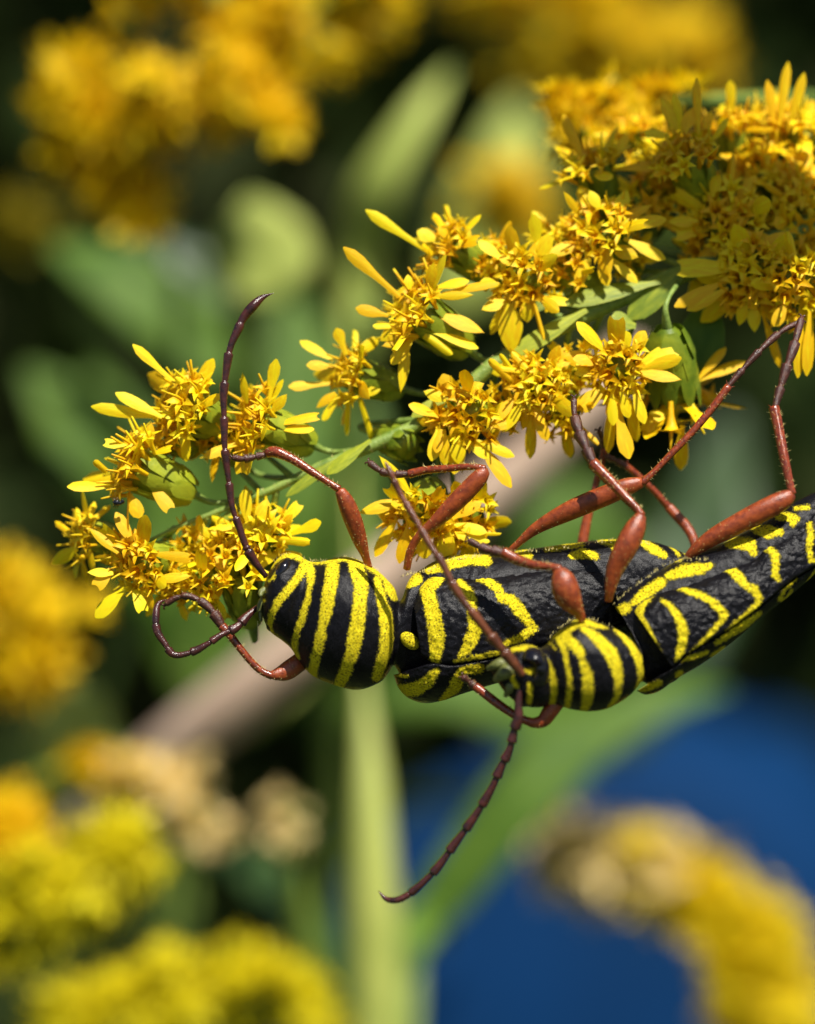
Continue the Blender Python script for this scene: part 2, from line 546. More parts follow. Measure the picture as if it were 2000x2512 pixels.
# ---------- the larger beetle underneath
A = empty('longhorn_beetle', 'larger black beetle with yellow bands hanging from the flowers, the other beetle on its back', 'beetle',
          'black and yellow beetles on the goldenrod')
zA = lambda pts: zz(600, 1330, 4.2925, pts)
zB = lambda pts: zz(940, 1330, 4.2925, pts)
zC = lambda pts: zz(1220, 1300, 3.434, pts)
zD = lambda pts: zz(1220, 1480, 4.2925, pts)
zE = lambda pts: zz(1540, 1200, 3.7326, pts)
fb = [
    [(668, 1390, 6), (680, 1373, 7), (700, 1362, 8), (728, 1363, 9), (752, 1378, 9)],
    [(754, 1376, 12), (737, 1410, 12), (715, 1440, 12), (688, 1473, 11), (671, 1505, 10), (665, 1535, 8), (674, 1556, 6)],
    [(684, 1399, 4), (676, 1414, 5), (664, 1424, 4)],
    [(646, 1444, 9), (650, 1450, 7)], [(650, 1472, 7)],
    zA([(690, 250, 12), (710, 310, 13), (715, 400, 10), (700, 480, 7), (690, 580, 9), (650, 690, 10), (625, 800, 10), (575, 900, 9), (545, 1040, 10), (535, 1130, 10), (570, 1200, 8)]),
    [(760, 1380, 6), (800, 1377, 7), (845, 1370, 7), (895, 1380, 9), (935, 1408, 9), (958, 1432, 11), (974, 1460, 13)],
    zA([(940, 260, 18), (930, 400, 18), (900, 560, 17), (880, 700, 16), (850, 830, 13), (835, 860, 8), (825, 950, 15), (800, 1080, 14), (760, 1220, 14), (730, 1350, 13), (720, 1420, 12)]),
    zA([(1180, 240, 20), (1240, 420, 19), (1230, 560, 18), (1220, 700, 18), (1200, 860, 19), (1170, 1000, 19), (1150, 1130, 17), (1110, 1230, 16), (1070, 1350, 17), (1000, 1490, 15)]),
    zA([(1400, 380, 10), (1425, 480, 13), (1450, 600, 13), (1490, 720, 17), (1500, 850, 18), (1500, 1000, 18), (1490, 1120, 17), (1450, 1230, 16), (1400, 1400, 14)]),
    zA([(1520, 480, 12), (1590, 560, 13)]),
    [(955, 1432, 14), (985, 1428, 18), (1020, 1420, 18)],
    [(1050, 1398, 10), (1085, 1388, 15), (1120, 1375, 18), (1155, 1368, 17), (1190, 1374, 16)],
    [(1250, 1362, 10), (1275, 1352, 13), (1292, 1362, 14)],
    [(1338, 1349, 6), (1380, 1341, 8), (1428, 1336, 6)],
    [(1398, 1362, 10), (1425, 1356, 15), (1455, 1362, 11)],
    [(1472, 1328, 8), (1505, 1330, 13), (1508, 1360, 13)],
    [(1574, 1330, 12), (1600, 1347, 14), (1622, 1360, 11)],
    [(1642, 1336, 6), (1662, 1362, 6)], [(1672, 1344, 6), (1684, 1362, 6)],
]
FST = [
    (640, 1465, 642, 1490, .15, -.25), (652, 1425, 646, 1512, .5, -.2), (668, 1388, 655, 1536, .8, -.15),
    (698, 1358, 668, 1553, 1.0, -.1), (732, 1361, 694, 1572, 1.05, -.05), (757, 1376, 716, 1592, .98, 0),
    (776, 1379, 731, 1616, 1.10, 0), (815, 1370, 765, 1655, 1.38, 0), (845, 1366, 808, 1675, 1.5, 0), (880, 1374, 850, 1688, 1.55, 0),
    (920, 1395, 885, 1691, 1.5, 0), (950, 1422, 918, 1680, 1.38, 0), (972, 1452, 944, 1663, 1.2, 0), (976, 1470, 954, 1650, .95, 0),
    (985, 1470, 966, 1632, .86, .05), (1002, 1425, 985, 1660, .86, .1), (1035, 1395, 1020, 1695, .82, .2), (1090, 1366, 1062, 1708, .95, .3),
    (1180, 1360, 1180, 1676, 1.2, .4), (1290, 1348, 1310, 1640, 1.15, .45), (1400, 1333, 1440, 1595, 1.1, .5), (1500, 1323, 1560, 1555, 1.0, .5),
    (1600, 1329, 1670, 1505, .85, .5), (1680, 1358, 1735, 1455, .5, .45), (1748, 1400, 1755, 1415, .1, .4)]
loft_body('body', FST, fb, A)
ft = [(1012, 1458), (1030, 1428), (1054, 1409), (1100, 1405), (1150, 1403), (1231, 1393), (1330, 1380), (1403, 1373), (1505, 1364), (1610, 1361), (1690, 1372), (1750, 1400)]
fs = [(1032, 1600), (1060, 1618), (1108, 1622), (1150, 1616), (1196, 1607), (1300, 1584), (1400, 1558), (1500, 1530), (1600, 1490), (1690, 1445), (1750, 1404)]
fbt = [(966, 1655), (980, 1690), (1000, 1710), (1040, 1724), (1085, 1718), (1130, 1703), (1200, 1681), (1350, 1638), (1500, 1585), (1600, 1535), (1690, 1470), (1752, 1412)]
dep = [1.12, 1.33, 1.37, 1.32, 1.25, 1.15, 1.0, .8, .4]
yc = [.05, .05, .1, .15, .2, .25, .3, .35, .4]
fe = [
    zB([(640, 345, 8), (560, 400, 15), (455, 480, 18), (500, 640, 19), (535, 800, 20), (560, 950, 21), (560, 1080, 19), (540, 1200, 14), (550, 1310, 9)]),
    zB([(800, 420, 12), (880, 520, 16), (920, 620, 14), (930, 800, 13), (955, 900, 17), (910, 1000, 18), (860, 1100, 14), (800, 1165, 7)]),
    zB([(950, 345, 9), (1080, 390, 12), (1190, 470, 12), (1230, 570, 13), (1330, 590, 15), (1410, 690, 17), (1480, 790, 13), (1560, 880, 12), (1440, 970, 12), (1270, 1035, 9)]),
    zB([(740, 1225, 5), (900, 1195, 7), (1100, 1150, 8), (1180, 1140, 8)])]
elytron(ft, fs, ft, fbt, dep, yc, fe, A)
fl = [
    zB([(180, 1560, 18), (350, 1520, 20), (470, 1440, 17), (520, 1370, 13), (560, 1320, 8)]),
    zB([(620, 1650, 10), (740, 1520, 17), (780, 1420, 17), (820, 1320, 12), (1000, 1300, 14)]),
    zB([(100, 1390, 5), (250, 1392, 5)])]
fs2 = [(x-1, y+3) for x, y in fs]
fs2[0] = (1000, 1640)
elytron(fs2, fbt, ft, fbt, dep, yc, fl, A, nc=44)
ellipsoid('scutellum', 1006, 1572, -.80, 27, 18, 14, .7, M['cuticle'], A, 4)
ellipsoid('eye', 692, 1404, -.62, 20, 40, 40, .5, M['eye'], A)
ellipsoid('eye', 668, 1515, -.35, 14, 34, 40, .2, M['eye'], A)
body_hair(A, [[(675, 1378), (700, 1360), (745, 1372), (800, 1374), (845, 1367), (880, 1375), (925, 1398), (960, 1440)],
              [(985, 1412), (1060, 1395), (1100, 1375), (1180, 1362)], [(1260, 1355), (1340, 1348), (1500, 1325), (1600, 1332)]], 130, -.1)
mb = MB()
for (a, b, r) in [((652, 1462, -.5), (634, 1500, -.6), 8), ((648, 1480, -.3), (640, 1524, -.45), 7), ((650, 1446, -.65), (640, 1462, -.85), 9)]:
    mb.tube([P(*a), P((a[0]+b[0])/2-4, (a[1]+b[1])/2, a[2]-.08), P(*b)], [r/100, r/110, r/200], 10, 12)
mb.build('mouthparts', M['palp'], A)
UP = [(653, 1414, -.75, 9), (622, 1373, -.85, 11), (604, 1341, -.9, 12), (587, 1293, -.92, 9.5), (570, 1244, -.92, 9.5), (563, 1192, -.9, 9.5), (552, 1101, -.9, 10),
      (550, 1028, -.85, 10), (549, 965, -.8, 10.5), (554, 920, -.75, 11), (566, 851, -.7, 10.5), (584, 809, -.65, 10.5), (597, 781, -.6, 11), (622, 750, -.6, 12), (646, 729, -.55, 10), (672, 719, -.5, 5)]
antenna(A, UP, [0, .105, .115, .22, .33, .44, .545, .655, .75, .85, 1], M['antenna'])
LO = [(633, 1488, -.35, 9), (606, 1512, -.5, 11), (580, 1539, -.65, 13), (546, 1556, -.75, 9), (507, 1581, -.8, 9.5), (475, 1598, -.8, 10), (426, 1606, -.8, 9), (404, 1578, -.75, 10.5),
      (386, 1548, -.7, 10), (383, 1510, -.6, 9.5), (390, 1480, -.5, 8), (410, 1470, -.4, 6)]
antenna(A, LO, [0, .15, .23, .36, .50, .66, .82, 1], M['antenna'])
# upper legs, front to hind
leg(A, [(905, 1392, -.3, 9), (897, 1365, -.45, 10), (885, 1330, -.6, 17), (866, 1275, -.8, 22), (848, 1230, -.95, 20), (834, 1203, -1.0, 13)],
    [(832, 1200, -1.0, 10), (810, 1186, -1.0, 8.5), (770, 1160, -.9, 10), (705, 1120, -.75, 12), (668, 1108, -.65, 14), (654, 1113, -.62, 11)],
    [(656, 1115, -.62, 9), (625, 1121, -.6, 9.5), (598, 1126, -.58, 10), (570, 1123, -.5, 7)])
leg(A, [(998, 1396, -.2, 9), (1008, 1350, -.35, 10), (1030, 1312, -.5, 10), (1060, 1288, -.6, 15), (1100, 1250, -.7, 21), (1150, 1200, -.8, 23), (1182, 1165, -.85, 19), (1192, 1153, -.85, 12)],
    [(1190, 1150, -.85, 9), (1160, 1145, -.8, 8), (1100, 1149, -.65, 9), (1040, 1154, -.5, 10), (1003, 1163, -.45, 11)],
    [(1005, 1163, -.45, 10), (970, 1163, -.4, 9), (940, 1158, -.3, 10), (905, 1134, -.1, 8)])
leg(A, [(1252, 1352, -.1, 9), (1275, 1330, -.2, 9), (1310, 1300, -.3, 14), (1400, 1252, -.55, 24), (1480, 1218, -.7, 25), (1545, 1192, -.8, 21), (1575, 1183, -.8, 13)],
    [(1573, 1186, -.8, 11), (1600, 1162, -.78, 8), (1650, 1110, -.7, 8.5), (1700, 1058, -.6, 9), (1750, 998, -.5, 9.5), (1787, 948, -.4, 10)],
    [(1785, 950, -.4, 8), (1830, 898, -.3, 9), (1870, 855, -.2, 9.5), (1920, 812, 0, 9), (1968, 787, .1, 6)])
# lower front leg reaching round to the flowers, and the two far-side legs
leg(A, [(752, 1612, .1, 22), (730, 1628, -.05, 23), (700, 1648, -.15, 22), (676, 1655, -.25, 14), (666, 1656, -.28, 10)],
    [(668, 1658, -.28, 10), (648, 1650, -.3, 9), (629, 1636, -.3, 9), (592, 1594, -.3, 9), (566, 1560, -.25, 10), (545, 1536, -.2, 12)],
    [(546, 1538, -.2, 14), (521, 1500, -.15, 13), (497, 1478, -.1, 11), (460, 1462, 0, 9), (432, 1467, .05, 9), (404, 1484, .1, 7)])
leg(A, [(1420, 1390, 1.3, 10), (1428, 1340, 1.5, 13), (1433, 1310, 1.55, 13), (1445, 1255, 1.6, 11), (1455, 1220, 1.6, 10)],
    [(1455, 1222, 1.6, 9), (1462, 1185, 1.6, 8.5), (1475, 1140, 1.5, 9), (1482, 1100, 1.4, 9)],
    [(1482, 1102, 1.4, 8), (1478, 1080, 1.3, 7), (1468, 1055, 1.2, 6)], hairs=20)
leg(A, [(1716, 1392, 1.2, 11), (1700, 1320, 1.4, 12), (1684, 1292, 1.5, 13), (1660, 1265, 1.55, 13), (1640, 1243, 1.6, 12)],
    [(1642, 1246, 1.6, 10), (1608, 1208, 1.55, 9), (1575, 1176, 1.5, 9), (1538, 1144, 1.45, 9)],
    [(1540, 1146, 1.45, 9), (1510, 1130, 1.4, 9), (1484, 1119, 1.3, 8)], hairs=20)

# ---------- the smaller beetle riding on top
B = empty('longhorn_beetle', 'smaller black beetle with yellow bands riding on the back of the larger beetle', 'beetle',
          'black and yellow beetles on the goldenrod')
mbd = [
    zD([(150, 480, 6), (280, 458, 7), (390, 470, 8), (460, 540, 8), (530, 650, 9), (570, 760, 9), (580, 900, 9), (570, 1060, 9)]),
    zD([(300, 690, 8), (340, 690, 9)]), zD([(330, 830, 8), (330, 950, 8), (320, 1040, 8)]),
    zD([(60, 660, 7), (130, 740, 8), (190, 850, 8)]),
    zD([(650, 380, 11), (690, 500, 7), (710, 620, 7), (730, 740, 7), (740, 850, 8), (730, 980, 9), (720, 1090, 9)]),
    zD([(690, 330, 12), (770, 400, 14), (830, 470, 14), (850, 515, 11)]),
    zD([(870, 600, 11), (910, 700, 14), (920, 800, 15), (920, 900, 16), (920, 1000, 15), (900, 1110, 12)]),
    zD([(540, 370, 6), (700, 290, 8), (830, 200, 9), (930, 190, 9), (1050, 230, 7), (1150, 250, 3)]),
    zD([(880, 250, 9), (980, 310, 13), (1080, 410, 16), (1160, 500, 18), (1200, 600, 17), (1230, 700, 15), (1240, 800, 12), (1240, 900, 11), (1220, 980, 10), (1170, 1060, 8)]),
    zD([(1230, 280, 6), (1320, 350, 9), (1400, 450, 12), (1450, 550, 13), (1480, 650, 12), (1490, 760, 10), (1460, 880, 9)]),
    zD([(480, 340, 3), (600, 470, 3)]),
    zE([(40, 1030, 10), (130, 950, 14), (280, 850, 14)]), zE([(350, 790, 10), (500, 740, 17), (640, 720, 15), (730, 690, 8)]),
    zE([(420, 640, 9), (470, 640, 7)]),
    zC([(890, 750, 9), (980, 700, 13), (1070, 650, 14)]),
    zE([(900, 510, 8), (980, 490, 16), (1080, 500, 18), (1110, 570, 12)]),
    zE([(1160, 380, 11), (1260, 390, 19), (1360, 390, 10)]),
    zE([(1350, 260, 8), (1420, 250, 13), (1500, 270, 12), (1470, 320, 8)]), zE([(1510, 180, 6), (1620, 165, 8)])]
MST = [
    (1205, 1640, 1208, 1652, .12, -1.9), (1228, 1612, 1236, 1695, .4, -1.95), (1256, 1588, 1266, 1722, .62, -1.95), (1295, 1579, 1298, 1734, .78, -1.9),
    (1325, 1588, 1330, 1734, .80, -1.85), (1340, 1580, 1348, 1729, .72, -1.8), (1362, 1556, 1370, 1731, .9, -1.75), (1400, 1524, 1405, 1740, 1.08, -1.7),
    (1440, 1517, 1445, 1744, 1.14, -1.65), (1485, 1531, 1485, 1738, 1.12, -1.6), (1525, 1550, 1518, 1722, 1.0, -1.55), (1556, 1576, 1546, 1702, .85, -1.5),
    (1574, 1600, 1560, 1686, .65, -1.45), (1568, 1572, 1572, 1672, .58, -1.38), (1535, 1515, 1592, 1678, .55, -1.22), (1505, 1478, 1630, 1680, .62, -1.05),
    (1580, 1424, 1690, 1640, .9, -.9), (1660, 1376, 1770, 1582, .9, -.8), (1770, 1334, 1860, 1512, .85, -.7), (1860, 1287, 1948, 1444, .8, -.6),
    (1950, 1231, 2016, 1382, .65, -.5), (2030, 1205, 2066, 1320, .4, -.45), (2085, 1240, 2090, 1262, .1, -.4)]
loft_body('body', MST, mbd, B)
mt = [(1551, 1497), (1560, 1482), (1578, 1466), (1620, 1444), (1660, 1432), (1768, 1389), (1835, 1362), (1866, 1334), (1915, 1310), (1969, 1267), (2010, 1235), (2060, 1228), (2090, 1248)]
ms = [(1640, 1632), (1655, 1620), (1679, 1597), (1768, 1543), (1848, 1487), (1936, 1418), (2000, 1380), (2050, 1325), (2092, 1252)]
mbt = [(1562, 1694), (1582, 1703), (1612, 1697), (1650, 1670), (1725, 1626), (1800, 1572), (1870, 1512), (1950, 1450), (2000, 1405), (2055, 1340), (2094, 1258)]
mdep = [.88, 1.0, 1.02, 1.0, .98, .92, .82, .65, .3]
myc = [-1.35, -1.25, -1.15, -1.05, -.95, -.85, -.75, -.65, -.55]
me_ = [
    zE([(210, 950, 9), (100, 1060, 12), (80, 1150, 12), (130, 1240, 11), (180, 1340, 11), (220, 1440, 11), (270, 1530, 10), (310, 1600, 9), (290, 1680, 8)]),
    zE([(290, 1010, 6), (350, 1050, 8), (410, 1130, 11), (450, 1210, 13), (470, 1300, 13), (465, 1380, 13), (440, 1470, 11), (410, 1540, 6)]),
    zE([(420, 890, 6), (540, 930, 9), (650, 970, 10), (730, 1020, 11), (790, 1080, 12), (840, 1130, 11), (810, 1190, 9), (740, 1270, 8), (640, 1380, 7), (530, 1480, 4)]),
    zE([(850, 720, 8), (930, 740, 12), (990, 810, 14), (1030, 870, 10), (1110, 910, 12), (1150, 980, 12), (1140, 1040, 9), (1050, 1120, 8), (950, 1200, 7), (850, 1290, 4)]),
    zE([(1200, 540, 6), (1270, 540, 10), (1310, 600, 12), (1310, 700, 11), (1300, 780, 9), (1340, 820, 7)]),
    zE([(1640, 320, 8), (1640, 420, 10), (1620, 540, 9), (1640, 650, 8), (1690, 650, 8)])]
elytron(mt, ms, mt, mbt, mdep, myc, me_, B)
ml = [
    zE([(1170, 1130, 9), (1050, 1220, 13), (900, 1310, 11), (780, 1390, 8)]), zE([(690, 1480, 7), (560, 1520, 9), (450, 1550, 5)]),
    zE([(850, 1450, 8), (750, 1510, 7)]), zE([(450, 1680, 13)]),
    zE([(1500, 820, 5), (1400, 910, 7), (1360, 1000, 8), (1430, 1010, 8), (1470, 930, 7)]), zE([(1690, 760, 8), (1610, 920, 8)]),
    zE([(110, 1830, 8), (180, 1800, 11), (260, 1760, 11)])]
ms2 = [(x+2, y+3) for x, y in ms]
ms2[0] = (1600, 1660)
elytron(ms2, mbt, mt, mbt, mdep, myc, ml, B, nc=40)
ellipsoid('eye', 1314, 1638, -2.46, 34, 50, 42, -.25, M['eye'], B, notch=.8)
ellipsoid('eye', 1285, 1716, -2.1, 24, 18, 30, 0, M['eye'], B)
mb = MB()
for (a, b, r) in [((1262, 1640, -2.35), (1215, 1668, -2.2), 20), ((1268, 1668, -2.3), (1240, 1708, -2.2), 15), ((1250, 1625, -2.25), (1196, 1640, -2.1), 15)]:
    mb.tube([P(*a), P((a[0]+b[0])/2, (a[1]+b[1])/2-3, a[2]-.08), P(*b)], [r/100, r/120, r/300], 12, 14)
mb.build('mouthparts', M['palp'], B)
body_hair(B, [[(1345, 1566), (1400, 1522), (1440, 1517), (1500, 1538)], [(1490, 1490), (1560, 1436), (1660, 1374), (1735, 1372)]], 60, -1.5, .09)
UA = [(1282, 1655, -2.75, 14), (1258, 1625, -2.85, 14), (1236, 1597, -2.9, 13.5), (1200, 1555, -2.95, 13), (1165, 1510, -3.0, 12), (1132, 1466, -2.95, 11), (1103, 1418, -2.9, 10.5), (1088, 1386, -2.85, 10),
      (1058, 1341, -2.75, 9.5), (1034, 1300, -2.65, 9.5), (1008, 1255, -2.55, 9), (981, 1208, -2.45, 8.5), (960, 1163, -2.4, 8), (944, 1130, -2.35, 6)]
antenna(B, UA, [0, .12, .2, .33, .46, .58, .70, .82, .92, 1], M['antenna_light'], 'russet antenna crossing the larger beetle')
LA = [(1275, 1690, -2.5, 10), (1272, 1730, -2.5, 11), (1272, 1760, -2.5, 12), (1262, 1790, -2.45, 12.5), (1248, 1842, -2.4, 10.5), (1230, 1878, -2.35, 12), (1206, 1933, -2.3, 11), (1173, 1990, -2.25, 11),
      (1142, 2035, -2.2, 11), (1112, 2075, -2.15, 11), (1073, 2129, -2.1, 10.5), (1030, 2172, -2.05, 9.5), (1000, 2196, -2, 9), (973, 2208, -2, 8), (948, 2205, -1.95, 7.5), (928, 2185, -1.9, 6)]
antenna(B, LA, [0, .155, .20, .27, .34, .455, .56, .66, .76, .87, 1], M['antenna'])
leg(B, [(1430, 1522, -2.2, 9), (1420, 1503, -2.3, 14), (1403, 1478, -2.4, 26), (1389, 1450, -2.45, 32), (1380, 1420, -2.45, 28), (1372, 1398, -2.4, 15)],
    [(1374, 1398, -2.4, 12), (1353, 1391, -2.35, 9.5), (1311, 1386, -2.2, 11), (1265, 1371, -2.0, 13), (1236, 1355, -1.9, 14)],
    [(1238, 1358, -1.9, 12), (1214, 1352, -1.8, 13), (1190, 1346, -1.7, 12), (1150, 1326, -1.5, 8)])
leg(B, [(1493, 1474, -1.7, 9), (1496, 1452, -1.8, 12), (1508, 1400, -1.9, 21), (1540, 1335, -2.0, 28), (1562, 1289, -1.95, 23), (1573, 1264, -1.9, 13)],
    [(1574, 1266, -1.9, 11), (1566, 1252, -1.88, 9.5), (1538, 1222, -1.75, 11), (1499, 1181, -1.5, 13), (1455, 1136, -1.2, 15)],
    [(1456, 1138, -1.2, 14), (1434, 1090, -1.0, 14), (1416, 1045, -.75, 15), (1409, 1010, -.55, 9), (1408, 975, -.4, 7)])
leg(B, [(1687, 1370, -1.0, 11), (1705, 1350, -1.1, 14), (1744, 1322, -1.2, 21), (1805, 1288, -1.3, 25), (1881, 1248, -1.4, 26), (1930, 1221, -1.4, 21), (1943, 1210, -1.4, 13)],
    [(1943, 1212, -1.4, 11), (1940, 1196, -1.38, 10), (1924, 1123, -1.2, 12), (1909, 1046, -.95, 13), (1899, 1000, -.8, 14)],
    [(1901, 1003, -.8, 10), (1908, 975, -.7, 11), (1927, 911, -.5, 13), (1946, 856, -.3, 13), (1967, 778, .1, 8)])
leg(B, [(1368, 1722, -1.9, 18), (1352, 1742, -1.9, 19), (1332, 1768, -1.9, 16), (1308, 1773, -1.9, 12), (1292, 1768, -1.9, 10)],
    [(1295, 1770, -1.9, 10), (1275, 1762, -1.9, 9.5), (1254, 1749, -1.85, 10), (1218, 1724, -1.7, 11), (1182, 1696, -1.55, 11), (1166, 1684, -1.5, 11)],
    [(1168, 1686, -1.5, 10), (1150, 1672, -1.45, 9), (1135, 1660, -1.48, 9)], hairs=30)
# ------------------------------------------------------------------ the goldenrod branch in focus
def ray_mesh(kind):
    """strap petal along +X, length 1, half width 1 along Y (scaled on placing), seen face +Z"""
    rows, cols = 8, 3
    prof = {'strap': [.30, .38, .62, .90, 1, 1, .84, .30], 'point': [.35, .55, .85, 1, .98, .78, .45, .05],
            'club': [.42, .45, .5, .6, .85, 1.05, .95, .35], 'roll': [.7, .75, .78, .8, .8, .85, .8, .4],
            'notch': [.4, .6, .8, .95, 1.05, 1.1, 1.05, .8]}[kind]
    bend = {'strap': .06, 'point': .10, 'club': -.05, 'roll': .03, 'notch': .12}[kind]
    V, F = [], []
    for i in range(rows):
        t = i/(rows-1)
        for j in range(cols+1):
            v = j/cols*2-1
            w = prof[i]
            x = t - (0.10 if (kind == 'notch' and i == rows-1 and j in (1, 2)) else 0)
            if i == rows-1 and j in (0, cols): x -= .03
            groove = .35*(1-abs(v))*w if kind != 'roll' else 1.0*(1-v*v)
            V.append((x, v*w, groove*0.9 + 0*t))
    B_ = []
    for x, y, z in V:
        B_.append((x, y, z, -bend*(x*x)*6))
    F = [(i*(cols+1)+j, (i+1)*(cols+1)+j, (i+1)*(cols+1)+j+1, i*(cols+1)+j+1) for i in range(rows-1) for j in range(cols)]
    me = bpy.data.meshes.new('ray_floret')
    me.from_pydata([(x, y, z*.5 + b) for x, y, z, b in B_], [], F)
    me.polygons.foreach_set('use_smooth', np.ones(len(F), bool))
    me.materials.append(M['petal'])
    return me
RAY = {k: ray_mesh(k) for k in ('strap', 'point', 'club', 'roll', 'notch')}

def disc_mesh(seed):
    r = random.Random(seed)
    mb = MB()
    # corolla tube flaring to five recurved lobes, style poking out
    prof = [(0, .07), (.35, .09), (.55, .15), (.68, .21)]
    S = 5
    V = []
    for z, rr in prof:
        for k in range(S*2):
            a = math.pi*k/S
            V.append((rr*math.cos(a), rr*math.sin(a), z))
    F = [(i*10+k, i*10+(k+1) % 10, (i+1)*10+(k+1) % 10, (i+1)*10+k) for i in range(3) for k in range(10)]
    b = len(V)
    for k in range(S):
        a = math.pi*(2*k+1)/S
        ln = r.uniform(.28, .44)
        V.append(((.17+ln)*math.cos(a), (.17+ln)*math.sin(a), .78 - r.uniform(0, .22)))
        F.append((30+2*k, 30+2*k+1, b+k)); F.append((30+2*k+1, 30+(2*k+2) % 10, b+k))
    mb.add(V, F)
    mb.tube([(0, 0, .4), (0.01, 0, .8), (r.uniform(-.08, .08), r.uniform(-.08, .08), 1.12)], [.04, .045, .03], 5)
    me = bpy.data.meshes.new('disc_floret')
    me.from_pydata(mb.V, [], mb.F)
    me.polygons.foreach_set('use_smooth', np.ones(len(mb.F), bool))
    me.materials.append(M['disc'])
    return me
DISC = [disc_mesh(i) for i in range(4)]

def involucre_mesh(seed):
    r = random.Random(seed)
    mb = MB()
    prof = [(-1.0, .10), (-.93, .17), (-.75, .27), (-.45, .335), (-.1, .33), (.06, .30)]
    S = 14
    V = [(rr*math.cos(2*math.pi*k/S), rr*math.sin(2*math.pi*k/S), z) for z, rr in prof for k in range(S)]
    F = [(i*S+k, i*S+(k+1) % S, (i+1)*S+(k+1) % S, (i+1)*S+k) for i in range(len(prof)-1) for k in range(S)]
    F.append(tuple((len(prof)-1)*S+k for k in range(S)))
    mb.add(V, F)
    for tier, (z0, z1, r0, r1, n) in enumerate([(-.98, -.45, .20, .345, 6), (-.8, -.12, .28, .37, 8), (-.6, .16, .33, .385, 9)]):
        for k in range(n):
            a = 2*math.pi*(k + .5*tier + r.uniform(-.15, .15))/n
            w = .75*math.pi*r1/n*1.25
            e = Vector((math.cos(a), math.sin(a), 0)); t = Vector((-math.sin(a), math.cos(a), 0)); z = Vector((0, 0, 1))
            rows = []
            for u, ww in ((0, .5), (.35, 1), (.7, .85), (1, .08)):
                zz_ = z0+(z1-z0)*u; rr = r0+(r1-r0)*min(1, u*1.6)+.012
                rows += [e*rr*.985 - t*w*ww + z*zz_, e*(rr+.012) + z*zz_, e*rr*.985 + t*w*ww + z*zz_]
            mb.add(rows, [(i*3+j, i*3+j+1, i*3+j+4, i*3+j+3) for i in range(3) for j in range(2)])
    me = bpy.data.meshes.new('involucre')
    me.from_pydata(mb.V, [], mb.F)
    me.polygons.foreach_set('use_smooth', np.ones(len(mb.F), bool))
    me.materials.append(M['bract'])
    return me
INV = [involucre_mesh(i) for i in range(3)]

def basis(xa, up):
    x = Vector(xa).normalized()
    z = Vector(up) - x*Vector(up).dot(x)
    z.normalize()
    y = z.cross(x)
    return Matrix((x, y, z)).transposed().to_4x4()

def put(name, me, parent, loc, mat3, scale):
    o = bpy.data.objects.new(name, me)
    link(o, parent)
    o.matrix_basis = Matrix.Translation(loc) @ mat3 @ Matrix.Diagonal((*scale, 1))
    return o

G = empty('goldenrod_branch', 'arching goldenrod branch with sharp yellow flower heads, the beetles clinging to it', 'flower branch')
STEM = [(330, 1345, 1.3, 5), (420, 1300, 1.3, 7), (520, 1262, 1.3, 9), (590, 1232, 1.25, 11), (690, 1192, 1.2, 14), (800, 1138, 1.2, 17), (900, 1100, 1.2, 20), (1000, 1056, 1.3, 22), (1100, 990, 1.4, 24),
        (1230, 880, 1.5, 26), (1380, 800, 1.6, 28), (1560, 716, 1.8, 30), (1760, 640, 2.0, 33), (1980, 560, 2.2, 36), (2250, 520, 2.4, 42), (2520, 640, 2.6, 60)]
sp = [P(x, y, d) for x, y, d, r in STEM]; sr = [r/130 for x, y, d, r in STEM]
mb = MB()
mb.tube(sp + [Vector((16.6, 2.8, -40)), Vector((16.2, 3, -200)), Vector((15, 3, GZ))], sr + [.9, 1.3, 1.8], 16, 400)
setae(mb, sp[:-2], sr[:-2], 900, .06, m=1)
mb.build('stem', [M['stem'], M['hair']], G)
stem_s = catmull(np.asarray([tuple(v) for v in sp]), 200)

